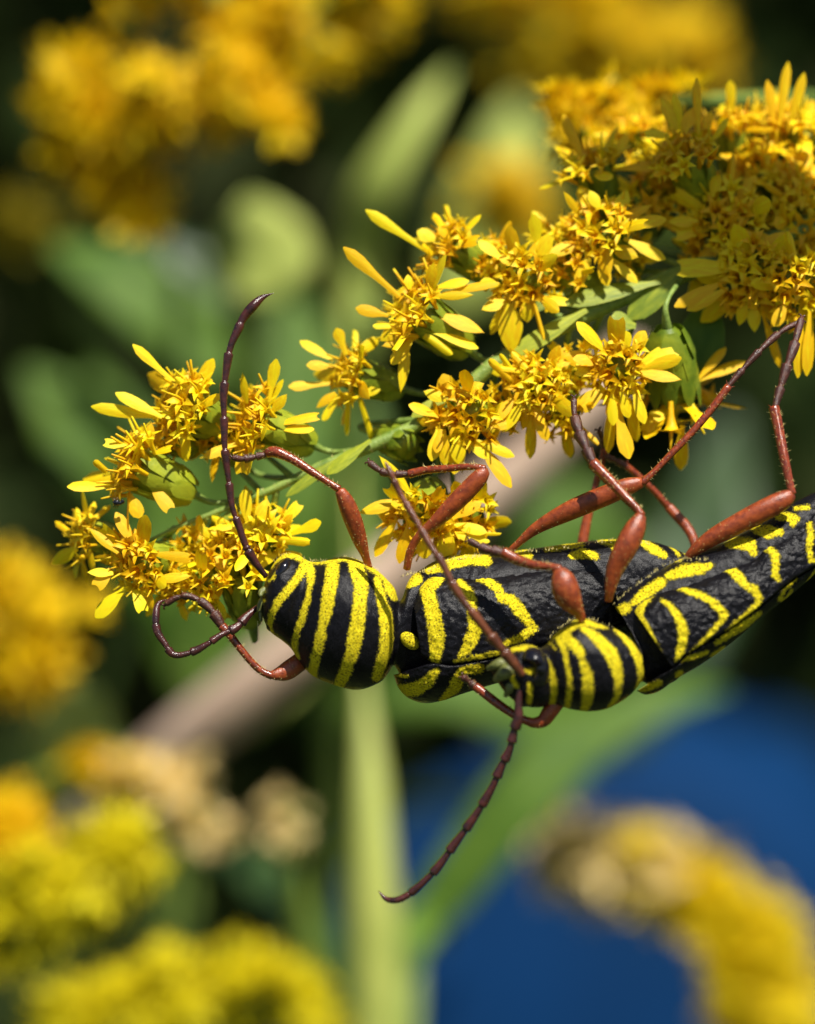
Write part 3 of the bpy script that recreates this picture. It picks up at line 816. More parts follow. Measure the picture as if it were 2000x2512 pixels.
NRAY = [0]
def head(px, py, y, axis, size=1.0, rays=(), n=6, disc=9, stalk=True, inv=0.95, lenf=1.0):
    """axis = (right, up, toward camera)"""
    size *= 1.26
    ax = Vector((axis[0], -axis[2], axis[1])).normalized()
    c = P(px, py, y)
    H = empty('flower_head', None, None, parent=G)
    fr = basis(ax.orthogonal(), ax)
    fr = Matrix.Rotation(random.uniform(0, 6.28), 4, ax) @ fr
    put('involucre', random.choice(INV), H, c, fr, (size*.95, size*.95, size*inv))
    ref = ax.orthogonal().normalized()
    a0 = random.uniform(0, 6.28)
    for k in range(n):
        a = a0 + 2*math.pi*(k + random.uniform(-.3, .3))/max(n, 1)
        rad = Matrix.Rotation(a, 3, ax) @ ref
        lift = random.uniform(-.15, .75)
        d = (rad + ax*lift).normalized()
        kind = random.choice(['strap', 'point', 'strap', 'club', 'notch', 'roll'])
        L = size*random.uniform(.62, .92)*lenf
        w = size*random.uniform(.10, .155)*(0.7 if kind == 'roll' else 1)
        put('ray_floret', RAY[kind], H, c + rad*size*.22 + ax*size*.06, basis(d, ax + rad*.15 + Vector((random.uniform(-.3, .3), random.uniform(-.3, .3), random.uniform(-.3, .3)))), (L, w, L*.16 + w*.5))
        NRAY[0] += 1
    disc = int(disc*1.5)
    for k in range(disc):
        rr = size*.44*math.sqrt((k+.5)/disc); a = k*2.39996
        off = Matrix.Rotation(a, 3, ax) @ ref * rr
        d = (ax + off/size*1.5 + Vector((random.gauss(0, .16), random.gauss(0, .16), random.gauss(0, .16)))).normalized()
        s = size*random.uniform(.46, .66)*(1.15 - .35*(k/max(1, disc)))
        put('disc_floret', random.choice(DISC), H, c + off - ax*size*.05, basis(d.orthogonal(), d), (s*.85, s*.85, s))
    for e in rays:
        x0, y0, x1, y1, hw = e[:5]
        kind = e[5] if len(e) > 5 else random.choice(['strap', 'strap', 'point', 'club'])
        dy = e[6] if len(e) > 6 else random.uniform(-.25, .05)
        p0 = P(x0, y0, y - size*.25 + random.uniform(-.1, .1)); p1 = P(x1, y1, y - size*.25 + dy)
        fc = c + ax*size*.15
        gap = p0 - fc
        if gap.length > .42*size:
            p0 = fc + gap*(.42*size/gap.length + .18*(1 - .42*size/gap.length))
        d = p1-p0; L = d.length
        nrm = Vector((random.uniform(-.5, .5), -1, random.uniform(0, .9)))
        put('ray_floret', RAY[kind], H, p0, basis(d, nrm), (L, hw/100*1.12, L*.10 + hw/220))
        NRAY[0] += 1
    if stalk:
        b = c - ax*size*inv*.96
        i = int(np.argmin(np.linalg.norm(stem_s - np.array(b) + np.array([-.5, 0, 0.]), axis=1)))
        i = min(199, i + 6)
        e = Vector(stem_s[i])
        m_ = MB()
        mid = (b - ax*min(.6, (e-b).length*.4))
        m_.tube([b + ax*.05, mid, e], [.075*size, .07, .09], 8, 16)
        m_.build('stalk', M['stem'], H)
    return H

R_ = 'strap'
head(466, 1005, .9, (-.65, .35, .7), 1.2, [(435, 944, 324, 847, 12, 'club'), (398, 1024, 284, 961, 14, 'strap'), (356, 1038, 223, 996, 14, 'strap'), (470, 960, 430, 925, 8, 'roll'), (500, 960, 520, 930, 8, 'roll')], 5, 14)
head(645, 1045, .9, (-.8, .3, .4), 1.2, [(655, 1000, 678, 880, 13, 'club'), (606, 990, 592, 915, 10, 'point'), (668, 1010, 704, 968, 12, 'point'), (700, 1040, 785, 1013, 13, 'notch'), (690, 1055, 770, 1050, 13, 'strap'), (560, 1110, 500, 1120, 12, 'strap'), (590, 1115, 596, 1165, 16, 'notch')], 5, 12)
head(345, 1152, .8, (-.85, .4, .3), 1.25, [(361, 1098, 371, 1036, 13, 'point'), (318, 1100, 254, 1080, 11, 'notch'), (262, 1210, 166, 1190, 16, 'strap'), (250, 1160, 230, 1130, 9, 'roll'), (380, 1110, 420, 1095, 10, 'notch'), (400, 1220, 420, 1250, 14, 'notch'), (310, 1230, 345, 1270, 16, 'strap')], 4, 14)
head(225, 1318, 1.4, (-.85, .15, .35), .95, [(175, 1310, 137, 1280, 9, 'roll', .4), (196, 1290, 188, 1247, 8, 'roll', .4), (215, 1285, 232, 1232, 9, 'roll', .4), (190, 1345, 122, 1386, 15, 'point', .3), (230, 1270, 270, 1240, 8, 'roll', .4), (200, 1390, 210, 1440, 9, 'point', .4)], 5, 9)
head(345, 1385, .55, (-.55, -.15, .75), 1.05, [(328, 1340, 286, 1255, 14, 'strap'), (290, 1357, 216, 1292, 10, 'point'), (268, 1410, 215, 1400, 12, 'point'), (300, 1460, 232, 1514, 18, 'strap'), (352, 1350, 334, 1296, 13, 'point'), (410, 1345, 470, 1370, 11, 'notch'), (405, 1440, 468, 1410, 12, 'point'), (330, 1470, 355, 1500, 14, 'notch'), (250, 1400, 235, 1440, 14, 'notch')], 6, 14)
head(500, 1435, .75, (-.35, -.4, .6), .9, [(470, 1450, 500, 1490, 14, 'point'), (520, 1470, 545, 1440, 12, 'point')], 5, 9)
head(640, 1318, .95, (.05, .6, .6), 1.1, [(608, 1290, 599, 1200, 14, 'strap'), (634, 1290, 656, 1222, 17, 'point'), (575, 1290, 508, 1294, 10, 'point'), (735, 1315, 791, 1283, 15, 'club'), (712, 1280, 735, 1230, 13, 'notch'), (700, 1290, 715, 1262, 10, 'point'), (700, 1390, 740, 1370, 13, 'notch')], 5, 12)
head(590, 1425, .9, (-.1, .5, .3), 1.1, [(620, 1400, 670, 1350, 15, 'notch'), (560, 1400, 530, 1370, 14, 'strap')], 6, 6)
head(540, 1360, 1.0, (-.25, .6, .4), .9, [(520, 1320, 490, 1290, 10, 'point')], 5, 8)
head(880, 925, 1.6, (-.85, .2, .45), 1.05, [(815, 898, 753, 894, 12, 'strap'), (805, 875, 737, 833, 13, 'strap', .3), (847, 862, 826, 805, 13, 'club', 0), (790, 947, 708, 951, 12, 'club'), (802, 985, 775, 1000, 10, 'point'), (812, 995, 792, 1032, 11, 'roll'), (851, 1010, 851, 1068, 8, 'roll', .4), (896, 1015, 918, 1088, 9, 'roll', .4), (880, 965, 935, 955, 11, 'point'), (870, 870, 930, 830, 13, 'strap', .3)], 5, 10)
head(1035, 775, 1.2, (-.75, .5, .35), 1.3, [(980, 728, 842, 607, 14, 'club'), (935, 778, 873, 755, 13, 'strap'), (1005, 710, 1003, 672, 12, 'point'), (1055, 705, 1063, 644, 14, 'point'), (1085, 682, 1150, 686, 13, 'strap'), (1140, 686, 1224, 691, 11, 'strap'), (1075, 723, 1162, 722, 10, 'point'), (1090, 775, 1190, 810, 19, 'point'), (1075, 833, 1175, 850, 15, 'strap'), (1022, 837, 938, 846, 14, 'point'), (1014, 850, 960, 892, 16, 'strap'), (987, 880, 986, 962, 13, 'point'), (985, 797, 932, 835, 17, 'point'), (1050, 840, 1110, 870, 12, 'roll'), (970, 800, 915, 800, 10, 'roll')], 3, 12)
head(1115, 612, 1.8, (-.7, .45, .4), 1.0, [(1026, 621, 896, 516, 13, 'club'), (1078, 592, 1024, 566, 15, 'strap'), (1105, 588, 1078, 556, 12, 'strap'), (1085, 555, 1065, 525, 11, 'roll', .4), (1060, 625, 1035, 600, 10, 'roll'), (1140, 590, 1150, 560, 11, 'point'), (1095, 655, 1108, 640, 12, 'club')], 5, 10)
head(1275, 685, 1.4, (-.35, -.1, .8), 1.1, [(1228, 627, 1176, 590, 14, 'strap'), (1276, 644, 1226, 632, 12, 'strap'), (1297, 625, 1325, 590, 10, 'roll'), (1242, 765, 1258, 868, 28, 'point'), (1226, 764, 1183, 756, 16, 'point'), (1300, 755, 1295, 792, 18, 'point'), (1352, 630, 1347, 574, 16, 'strap'), (1393, 562, 1309, 526, 15, 'club'), (1315, 745, 1395, 735, 13, 'notch'), (1228, 700, 1180, 690, 12, 'strap'), (1330, 760, 1335, 835, 6, 'roll')], 5, 12)
head(1395, 680, 1.9, (-.5, .2, .4), 1.0, [], 5, 6)
head(1141, 1020, .9, (-.3, -.2, .9), 1.1, [(1099, 960, 1087, 917, 14, 'strap'), (1087, 972, 1040, 958, 14, 'point'), (1124, 970, 1186, 938, 17, 'point'), (1067, 1022, 1005, 990, 16, 'strap'), (1197, 1033, 1260, 1042, 17, 'point'), (1189, 1117, 1263, 1119, 12, 'strap'), (1090, 1053, 1091, 1142, 13, 'strap'), (1060, 1065, 1070, 1110, 11, 'strap'), (1145, 1095, 1205, 1120, 15, 'strap'), (1200, 1130, 1257, 1194, 16, 'strap'), (1120, 1080, 1128, 1140, 18, 'point'), (1040, 1065, 1060, 1130, 14, 'strap')], 3, 14)
head(1000, 1095, 1.3, (.35, -.15, .3), .95, [], 0, 0)
head(1316, 945, 1.0, (-.3, .1, .85), 1.05, [(1232, 895, 1226, 868, 7, 'roll'), (1293, 905, 1256, 863, 9, 'roll'), (1288, 912, 1226, 902, 9, 'roll'), (1254, 934, 1199, 881, 11, 'roll'), (1356, 892, 1373, 848, 14, 'point'), (1244, 1068, 1355, 998, 12, 'roll'), (1307, 1037, 1345, 1080, 14, 'strap'), (1303, 1060, 1300, 1126, 13, 'strap', .3), (1345, 900, 1400, 885, 10, 'strap'), (1230, 1000, 1200, 1040, 16, 'point'), (1270, 1010, 1230, 1060, 14, 'point'), (1310, 1000, 1340, 1040, 13, 'point')], 5, 16)
head(1380, 1010, 1.3, (-.2, -.3, .7), .9, [], 6, 9)
head(1515, 905, .9, (-.15, -.15, .9), 1.1, [(1489, 866, 1418, 788, 17, 'strap'), (1543, 858, 1534, 812, 12, 'strap'), (1554, 858, 1583, 811, 14, 'strap'), (1480, 890, 1408, 878, 14, 'strap'), (1465, 915, 1412, 900, 16, 'notch'), (1580, 895, 1658, 849, 21, 'notch'), (1585, 905, 1672, 878, 15, 'strap'), (1575, 915, 1672, 926, 16, 'point'), (1470, 965, 1422, 998, 19, 'notch'), (1500, 968, 1504, 1043, 12, 'strap'), (1507, 1048, 1541, 1127, 18, 'club'), (1563, 962, 1583, 1039, 13, 'strap'), (1525, 970, 1545, 1025, 13, 'strap'), (1489, 1050, 1493, 1113, 13, 'strap', .4), (1573, 1045, 1562, 1085, 13, 'strap', .4)], 4, 12)
head(1650, 965, 1.8, (.1, -.75, -.35), 1.5, [(1675, 1045, 1671, 1155, 16, 'strap', .3), (1736, 911, 1830, 882, 15, 'strap', .3), (1745, 900, 1780, 850, 12, 'strap', .3), (1610, 1010, 1580, 1060, 15, 'notch'), (1640, 1010, 1600, 1020, 15, 'notch')], 6, 5)
head(1479, 570, 1.6, (-.35, .35, .75), 1.1, [(1412, 522, 1385, 470, 9, 'point'), (1470, 512, 1446, 465, 13, 'point'), (1517, 522, 1540, 464, 16, 'point'), (1536, 552, 1635, 536, 15, 'strap'), (1508, 617, 1565, 629, 17, 'point'), (1563, 599, 1635, 633, 16, 'strap'), (1455, 520, 1430, 505, 14, 'point'), (1470, 660, 1490, 700, 14, 'strap'), (1510, 690, 1565, 692, 12, 'strap'), (1440, 640, 1410, 720, 14, 'point')], 6, 12)
head(1455, 420, 2.4, (-.3, .6, .3), 1.1, [(1433, 398, 1380, 280, 13, 'strap'), (1500, 400, 1540, 330, 12, 'strap'), (1520, 420, 1650, 400, 15, 'strap')], 7, 9)
head(1690, 400, 2.0, (-.3, .55, .4), 1.2, [(1655, 300, 1625, 235, 15, 'point'), (1660, 300, 1652, 225, 15, 'point'), (1680, 320, 1700, 260, 15, 'point'), (1640, 330, 1577, 318, 16, 'point'), (1717, 326, 1708, 190, 10, 'strap')], 7, 12)
head(1780, 545, 2.0, (-.2, .1, .7), 1.2, [(1700, 545, 1640, 540, 15, 'point'), (1740, 470, 1760, 430, 14, 'strap')], 8, 14)
head(1852, 680, 1.6, (-.1, -.2, .85), 1.25, [(1773, 650, 1660, 652, 21, 'notch'), (1740, 692, 1656, 750, 15, 'strap'), (1750, 720, 1687, 760, 14, 'strap'), (1801, 626, 1802, 548, 13, 'strap'), (1862, 613, 1929, 565, 16, 'point'), (1903, 638, 1952, 607, 12, 'point'), (1848, 752, 1853, 815, 15, 'point'), (1825, 750, 1815, 800, 14, 'point'), (1890, 864, 1919, 904, 11, 'strap', .4)], 6, 16)
head(1960, 700, 1.2, (.2, -.3, .8), 1.2, [(1964, 813, 1960, 927, 13, 'strap'), (1988, 766, 1983, 922, 15, 'strap'), (1930, 740, 1900, 800, 14, 'strap')], 7, 12)
head(1890, 420, 3.2, (.0, .5, .5), 1.3, [(1908, 265, 1884, 196, 11, 'strap'), (1930, 220, 1932, 150, 12, 'strap'), (1973, 255, 1973, 178, 12, 'strap')], 8, 14)
head(1980, 520, 2.6, (.1, .2, .7), 1.3, [], 9, 14)
head(1800, 330, 3.6, (-.1, .7, .2), 1.1, [(1795, 280, 1792, 198, 12, 'strap')], 8, 10)
head(1975, 330, 3.6, (.1, .7, .3), 1.2, [], 8, 10)
head(1590, 500, 2.8, (-.1, .3, .6), 1.1, [], 7, 9)
head(1610, 400, 3.6, (-.2, .6, .3), 1.1, [], 7, 9)
head(1040, 1265, .85, (-.15, -.5, .75), 1.15, [(954, 1199, 878, 1256, 15, 'point'), (993, 1180, 935, 1117, 13, 'point'), (969, 1270, 918, 1364, 15, 'strap'), (1002, 1285, 980, 1383, 13, 'strap'), (1092, 1285, 1094, 1368, 21, 'strap'), (1145, 1290, 1194, 1304, 13, 'strap'), (1132, 1322, 1202, 1327, 13, 'strap'), (1168, 1270, 1180, 1230, 14, 'strap'), (1040, 1300, 1040, 1370, 19, 'strap'), (1150, 1340, 1110, 1390, 14, 'point'), (1020, 1220, 960, 1235, 16, 'strap'), (1190, 1345, 1230, 1310, 5, 'roll')], 5, 14)
head(1140, 1270, 1.2, (.1, -.3, .8), 1.05, [], 6, 12)
for (x, y, d, a_, sz) in [(545, 1085, 1.5, (-.4, .4, .6), .8), (420, 1085, 1.4, (-.6, .1, .6), .75), (470, 1350, 1.4, (-.4, .1, .6), .8), (420, 1420, 1.2, (-.3, -.2, .8), .8), (560, 1330, 1.5, (-.2, .5, .5), .75),
                          (1200, 640, 2.0, (-.4, .3, .6), .85), (1370, 590, 2.2, (-.3, .5, .6), .8), (1410, 900, 1.7, (-.1, -.1, .8), .8), (1240, 1000, 1.5, (-.2, -.1, .8), .8),
                          (1700, 480, 2.8, (-.2, .4, .6), 1.0), (1840, 560, 2.8, (0, .2, .7), 1.0), (1930, 620, 2.4, (.1, 0, .8), 1.0), (1560, 330, 4.2, (-.2, .7, .3), .9), (1900, 300, 4.4, (0, .7, .4), 1.0), (1740, 640, 2.6, (-.2, .1, .7), .9), (1540, 640, 2.6, (-.2, .2, .7), .8)]:
    head(x, y, d, a_, sz, [], 5, 9)
# small green bracts along the stem
mbx = 0
for (x0, y0, x1, y1, w, dd) in [(910, 1080, 800, 1160, 20, 1.0), (1120, 960, 1010, 1020, 16, 1.2), (1440, 760, 1250, 870, 24, 1.3), (1700, 640, 1540, 780, 34, 1.6), (1750, 700, 1700, 930, 60, 2.2),
                                 (1560, 800, 1500, 780, 30, 1.2), (1620, 690, 1380, 740, 26, 1.5), (1640, 560, 1560, 480, 24, 2.4), (1420, 700, 1290, 760, 20, 1.7), (850, 1110, 700, 1215, 14, 1.1), (620, 1225, 540, 1290, 18, 1.2)]:
    p0, p1 = P(x0, y0, dd), P(x1, y1, dd - .2)
    d = p1-p0
    o = put('bract', RAY['strap'].copy(), G, p0, basis(d, Vector((random.uniform(-.4, .4), -1, .6))), (d.length, w/100, d.length*.12))
    o.data.materials[0] = M['bract'] if w < 40 else M['leaf']
# ------------------------------------------------------------------ blurred goldenrod behind
def add_star(mb, c, ax, size, r, m=0, n=8):
    ref = ax.orthogonal().normalized()
    for k in range(n):
        a = 2*math.pi*(k + r.uniform(-.3, .3))/n
        rad = Matrix.Rotation(a, 3, ax) @ ref
        d = (rad + ax*r.uniform(.1, 1.3)).normalized()
        s = d.cross(ax).normalized()*size*.13
        L = size*r.uniform(.6, 1.0)
        up = d.cross(s).normalized()*size*.05
        b = c + d*size*.1
        mb.add([b - s*.5, b + s*.5, b + d*L*.6 + s + up, b + d*L, b + d*L*.6 - s + up], [(0, 1, 2, 4), (4, 2, 3)], m)
    for k in range(5):
        d = (ax + Vector((r.gauss(0, .4), r.gauss(0, .4), r.gauss(0, .4)))).normalized()
        s = d.orthogonal().normalized()*size*.1
        t = d.cross(s)
        mb.add([c + s, c - s*.5 + t, c - s*.5 - t, c + d*size*.55], [(0, 1, 3), (1, 2, 3), (2, 0, 3)], m)
    # green cup
    b = c - ax*size*.7
    q = [c + (Matrix.Rotation(2*math.pi*k/5, 3, ax) @ ref)*size*.2 for k in range(5)]
    mb.add(q + [b], [(k, (k+1) % 5, 5) for k in range(5)], 1)

def plume(label, path, n, size, seed, top=M['bg_yellow'], down=None, spread=1.0, tan_to=None, upbias=.6):
    """path rows: px, py, depth, radius px. Florets crowd along the path; a stalk carries it down to the ground"""
    r = random.Random(seed)
    root = empty('goldenrod_plume', label, 'goldenrod', 'blurred goldenrod behind the beetles')
    fz = 1.5 if path[0][1] < 900 else 1.0
    path = [(x, y, d*fz if d > 15 else d, w) for x, y, d, w in path]
    down = [(x, y, d*fz if d > 15 else d) for x, y, d in down]
    q = catmull(np.asarray(path, float), 80)
    mb = MB()
    clumps = []
    for i in range(max(3, n//11)):
        k = r.randrange(80)
        a = r.uniform(0, 2*math.pi); rr = q[k][3]*.8*math.sqrt(r.random())
        clumps.append((k, rr*math.cos(a), rr*math.sin(a), r.uniform(-.7, .7)))
    for i in range(n):
        k, ox, oy, od = clumps[i % len(clumps)]
        x, y, d, rad = q[k]
        sc = (D + d)/D
        g = min(.34*rad, 34)
        c = P(x + ox + r.gauss(0, g), y + oy + r.gauss(0, g), d + (od*rad + r.gauss(0, g))/100*sc)
        ax = (c - P(x, y, d)) + Vector((r.gauss(0, .3), r.gauss(0, .3), r.gauss(0, .3) + upbias))
        ax.normalize()
        m = 0
        if tan_to is not None and k/80 < tan_to and r.random() < .8:
            m = 2
        add_star(mb, c, ax, size*sc*r.uniform(.7, 1.2), r, m)
    tag(mb.build('blossom', [top, M['bg_green'], M['bg_tan']], root), kind='stuff')
    pts = [P(x, y, d) for x, y, d, _ in q[::8]]
    rad = [(.25 if path[0][2] > 15 else .1) + .01*i for i in range(len(pts))]
    if down:
        for x, y, d in down:
            pts.append(P(x, y, d)); rad.append(rad[-1] + .08)
        e = pts[-1]
        pts.append(Vector((e.x*1.02, e.y + 2, GZ))); rad.append(rad[-1] + .8)
    ms = MB(); ms.tube(pts, rad, 10, 120)
    ms.build('stem', M['bg_green'], root)
    return root

plume('large golden blurred plume hanging above the beetles, near the corner with dark foliage',
      [(330, 480, 22, 60), (260, 380, 22, 75), (180, 270, 22, 85), (330, 250, 21, 130), (480, 260, 21, 130), (430, 130, 21, 200), (560, 60, 22, 190), (760, 60, 24, 160), (850, -60, 26, 120), (700, -250, 30, 100)], 560, .78, 11,
      down=[(500, -500, 40), (-700, 200, 60), (-800, 2600, 70)])
plume('short blurred golden side spray beside the large golden plume', [(660, 345, 20, 45), (630, 280, 20, 60), (560, 180, 21, 80)], 90, .75, 12, down=[(500, -100, 25), (-800, 0, 50), (-900, 2700, 60)])
plume('soft yellow blurred plume above the branch, touching dark shade', [(1660, 150, 60, 70), (1560, 90, 58, 110), (1420, 60, 58, 110), (1290, 10, 60, 90), (1150, -100, 64, 80)], 210, .85, 13,
      down=[(1300, -400, 70), (2700, 0, 90), (2800, 2800, 95)])
plume('yellow blurred plume close behind the upper branch', [(1370, 330, 8, 40), (1420, 300, 8.5, 60), (1520, 265, 9, 65), (1620, 240, 9.5, 60), (1720, 260, 10, 60)], 110, .7, 14, down=[(2100, 260, 12), (2600, 600, 14), (2700, 2700, 20)])
plume('dim yellow blurred tuft below a pale leaf', [(1130, 480, 48, 55), (1230, 500, 48, 85), (1330, 520, 48, 60)], 70, .75, 15, down=[(1700, 560, 60), (2600, 800, 75), (2700, 2700, 80)])
plume('faint olive blurred tuft against the dark foliage', [(20, 520, 55, 60), (90, 570, 56, 60)], 34, .7, 16, top=M['bg_olive'], down=[(-300, 700, 60), (-500, 2700, 70)])
plume('round golden blurred tuft above a pale green leaf', [(-80, 1560, 35, 140), (40, 1560, 35, 125), (90, 1640, 35, 85)], 190, .8, 17, down=[(-300, 1800, 40), (-420, 2700, 45)])
plume('orange tinged blurred plume behind the lime plume', [(0, 1930, 34, 90), (-60, 2000, 34, 110), (90, 2040, 34, 70)], 110, .75, 18, down=[(-200, 2300, 46), (-260, 2800, 48)])
plume('lime yellow blurred plume slanting over the dark gap', [(330, 2080, 31, 55), (250, 2130, 31, 80), (140, 2200, 31, 90), (20, 2260, 31, 95), (-100, 2330, 31, 90)], 330, .72, 19, top=M['bg_lime'], down=[(-260, 2500, 42), (-300, 2800, 45)])
plume('low wide yellow blurred plume with rounded bumps beside the pale stalk', [(770, 2470, 40, 55), (660, 2440, 40, 70), (520, 2435, 40, 75), (380, 2445, 40, 75), (260, 2470, 40, 70), (100, 2560, 40, 80)], 430, .7, 20, top=M['bg_lime'], down=[(60, 2700, 36), (40, 2900, 38)])
plume('thin arched blurred spray with tan and yellow tip', [(500, 2010, 42, 55), (450, 1950, 42, 55), (380, 1915, 42, 45), (280, 1900, 42, 40), (180, 1890, 43, 30)], 150, .6, 21, tan_to=.75, down=[(60, 1920, 45), (-260, 2100, 50), (-300, 2800, 52)])
plume('small round blurred bud with a tan face', [(700, 2010, 40, 40), (690, 2030, 40, 45)], 60, .55, 22, tan_to=.6, top=M['bg_green'], down=[(720, 2150, 41), (770, 2400, 42), (780, 2900, 44)])
plume('tall arching blurred plume with cream tip against the blue', [(1395, 2130, 62, 70), (1470, 2110, 62, 72), (1580, 2125, 61, 72), (1700, 2190, 60, 80), (1810, 2290, 60, 90), (1870, 2420, 60, 110), (1880, 2560, 60, 130)], 800, .72, 23, top=M['bg_gold'], tan_to=.40,
      down=[(1890, 2800, 62), (1900, 3000, 64)])

# ------------------------------------------------------------------ blurred leaves and stalks
def big_leaf(parent, pts, width, m, face=(0, -1, .6), name='leaf'):
    """lanceolate leaf along px path (px,py,depth)"""
    q = catmull(np.asarray([tuple(P(*p)) for p in pts]), 24)
    T = np.gradient(q, axis=0)
    V, F = [], []
    f = Vector(face)
    for i in range(24):
        u = i/23
        w = width/100*(1 + q[i][1]/D)*(math.sin(math.pi*min(1, u*.96 + .04)**.8))**.8*.5 + .02
        t = Vector(T[i]).normalized()
        s = t.cross(f).normalized(); n = s.cross(t)
        c = Vector(q[i])
        wav = .12*w*math.sin(u*17)
        V += [c - s*w + n*(.25*w + wav), c - s*w*.5 + n*.1*w, c, c + s*w*.5 + n*.1*w, c + s*w + n*(.25*w - wav)]
    F = [(i*5+j, i*5+j+1, (i+1)*5+j+1, (i+1)*5+j) for i in range(23) for j in range(4)]
    n0 = len(V)
    o = mesh(name, V, F, m, parent)
    md = o.modifiers.new('thickness', 'SOLIDIFY'); md.thickness = .04
    return o

def leafy(label, stem, leaves, sm, seed=0, name='leafy_stalk', cat='leafy stalk'):
    root = empty(name, label, cat, 'blurred stalks and leaves behind the beetles')
    if stem:
        ms = MB()
        ms.tube([P(x, y, d) if len(s_) == 4 else Vector(s_) for s_ in stem for (x, y, d) in [s_[:3]]], [s_[3]/100 for s_ in stem], 14, 80)
        ms.build('stem', sm, root)
    for pts, w, m in leaves:
        big_leaf(root, pts, w, M[m])
    return root
def down_from(x, y, d, r):
    """continue a stalk below the frame to the ground"""
    s = (D + d)/D
    py = 1256 - GZ*100/s
    return (x, py, d, r)
leafy('pale green upright stalk below the beetles, blurred', [(860, 900, 60, 10), (880, 1400, 50, 12), (895, 1760, 45, 14), (904, 1850, 44, 40), (912, 1960, 44, 96), (920, 2200, 44, 108), (925, 2520, 44, 118), down_from(940, 0, 44, 160)],
      [([(925, 2560, 46), (810, 2380, 54), (720, 2230, 60), (580, 2090, 64), (420, 2030, 66), (180, 1950, 68)], 120, 'leaf_dark'), ([(940, 2450, 44), (1010, 2300, 46), (1060, 2250, 48), (1090, 2330, 50)], 110, 'leaf')], M['pale_stem'])
leafy('tan dry stalk slanting behind the larger beetle, blurred', [(1560, 860, 50, 90), (1380, 1060, 50, 110), (1000, 1370, 50, 125), (700, 1620, 50, 138), (430, 1840, 52, 140), (200, 2060, 60, 140), (-300, 2700, 66, 130), down_from(-420, 0, 66, 110)], [], M['dry'], name='dry_stalk', cat='dry stalk')
leafy('bright green long leaf slanting under the smaller beetle, blurred', [(1010, 2360, 56, 40), (1000, 2560, 56, 50), down_from(980, 0, 56, 90)],
      [([(1000, 2330, 56), (1130, 2150, 56), (1280, 1960, 56), (1440, 1820, 57), (1640, 1720, 58), (1800, 1690, 60)], 165, 'leaf')], M['stem'])
leafy('pale green broad leaf curving above the branch, blurred', [(890, 760, 46, 40), (870, 1000, 50, 45), (820, 1300, 60, 50), (820, 1900, 80, 55), down_from(820, 0, 80, 90)],
      [([(880, 900, 62), (890, 640, 62), (930, 460, 60), (1010, 320, 60), (1110, 160, 62)], 120, 'leaf_pale'), ([(1100, 760, 110), (1190, 600, 110), (1250, 400, 110), (1270, 240, 112)], 230, 'leaf_pale')], M['stem'])
leafy('round pale green leaf seen face on, blurred in the shade', [(640, 700, 56, 25), (600, 950, 60, 35), (480, 1500, 70, 40), down_from(300, 0, 75, 70)],
      [([(640, 740, 54), (640, 620, 54), (625, 530, 54), (610, 480, 54)], 260, 'leaf_pale')], M['stem'])
leafy('mid green leaves leaning away from the flower tips, blurred', [(330, 1500, 70, 30), (200, 1900, 74, 40), down_from(60, 0, 76, 80)],
      [([(560, 930, 62), (420, 780, 62), (300, 690, 62), (120, 600, 63)], 210, 'leaf'), ([(360, 1320, 70), (270, 1150, 70), (170, 1020, 70), (60, 900, 70)], 240, 'leaf'), ([(560, 760, 66), (440, 660, 66), (330, 620, 66), (200, 640, 66)], 150, 'leaf_dark')], M['stem'])
leafy('yellow green leaf under the golden tuft, blurred', [(150, 1960, 50, 30), (90, 2400, 50, 40), down_from(60, 0, 52, 80)],
      [([(190, 1960, 48), (190, 1830, 48), (160, 1730, 48), (90, 1650, 48)], 210, 'leaf_pale')], M['stem'])
leafy('deep green leaves hanging behind both beetles, blurred', [(1440, 1880, 90, 30), (1300, 1950, 92, 30), (950, 2000, 95, 40), down_from(900, 0, 95, 90)],
      [([(1440, 1900, 86), (1300, 1700, 86), (1120, 1640, 86), (900, 1680, 86), (760, 1800, 88)], 300, 'leaf'), ([(1440, 1800, 90), (1440, 1500, 90), (1380, 1280, 90), (1250, 1120, 92)], 320, 'leaf'), ([(1480, 1850, 95), (1620, 1560, 96), (1740, 1300, 98), (1800, 1000, 100)], 300, 'leaf_dark')], M['stem'])
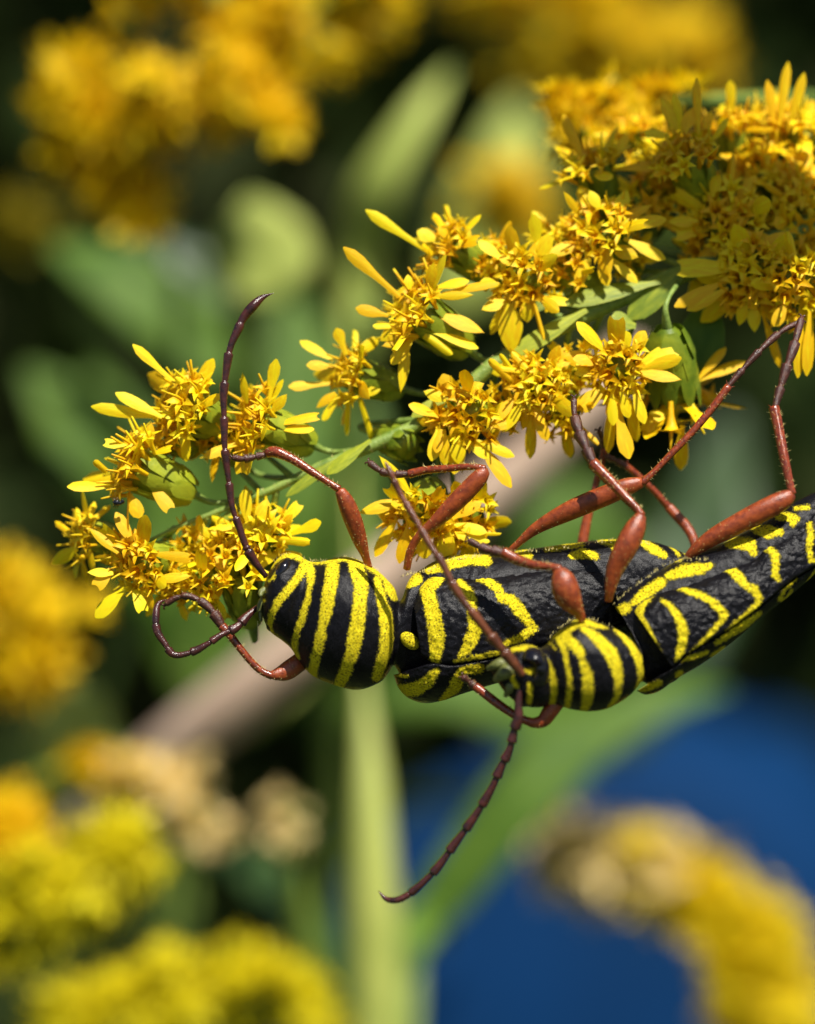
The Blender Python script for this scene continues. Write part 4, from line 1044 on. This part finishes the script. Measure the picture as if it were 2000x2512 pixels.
leafy('broad mid green leaves filling the space behind the flower tips, blurred', [(520, 1700, 84, 30), (470, 2100, 86, 40), down_from(430, 0, 88, 80)],
      [([(540, 1750, 80), (520, 1480, 80), (420, 1300, 80), (300, 1120, 80), (220, 900, 82)], 360, 'leaf'), ([(620, 1750, 82), (720, 1500, 82), (780, 1250, 82), (760, 950, 84), (700, 700, 86)], 380, 'leaf'),
       ([(560, 1780, 80), (650, 1640, 80), (760, 1560, 80), (900, 1600, 82)], 220, 'leaf_pale')], M['stem'])
# unseen leaves added above the frame to shade the dense end of the branch
o9 = SUN*11.5
shade = empty('added_shade_stalk', 'added leafy stalk out of view above the branch, placed to shade the flowers', 'leafy stalk')
for (x0, y0, x1, y1, w) in [(1360, 330, 1960, 420, 190), (1430, 520, 1960, 600, 190), (1560, 700, 1960, 780, 150), (1620, 860, 1800, 880, 110)]:
    q = [P(x1, y1, 2) + o9 + Vector((0.6, 0, 0)), P((x0+x1)/2, (y0+y1)/2, 2) + o9, P(x0, y0, 2) + o9]
    V, F = [], []
    pts = catmull(np.asarray([tuple(v) for v in q]), 20)
    sd = SUN.cross(Vector(q[2]-q[0])).normalized()
    for i in range(20):
        u = i/19; ww = w/200*math.sin(math.pi*(u*.93+.05))**.6
        c = Vector(pts[i])
        V += [c - sd*ww, c + SUN*.05, c + sd*ww]
    F = [(i*3+j, i*3+j+1, i*3+j+4, i*3+j+3) for i in range(19) for j in range(2)]
    mesh('leaf', V, F, M['leaf'], shade)
ms = MB()
b0 = P(1990, 600, 2) + o9
ms.tube([b0 + Vector((-.2, 0, 3)), b0, b0 + Vector((2.5, -1, -6)), b0 + Vector((6, -2, -40)), Vector((b0.x + 7, b0.y - 2, GZ))], [.1, .25, .35, .8, 1.6], 10, 80)
ms.build('stem', M['stem'], shade)


speck = MB()
c0 = P(291, 1233, -.05)
speck.tube([c0 + Vector((-.13, 0, .02)), c0 + Vector((-.05, -.04, 0)), c0 + Vector((.04, -.02, -.01)), c0 + Vector((.12, 0, .04))], [.03, .075, .05, .06], 10, 16)
for k in range(6):
    b_ = c0 + Vector((-.08 + .05*(k//2), 0, 0)); sg = 1 if k % 2 else -1
    speck.tube([b_, b_ + Vector((-.03, -.02, .09*sg)), b_ + Vector((-.07, .10, .15*sg))], [.014, .012, .006], 5, 6)
tag(speck.build('tiny_insect', M['eye']), 'tiny dark insect perched on the yellow flower head at the branch tip', 'insect')
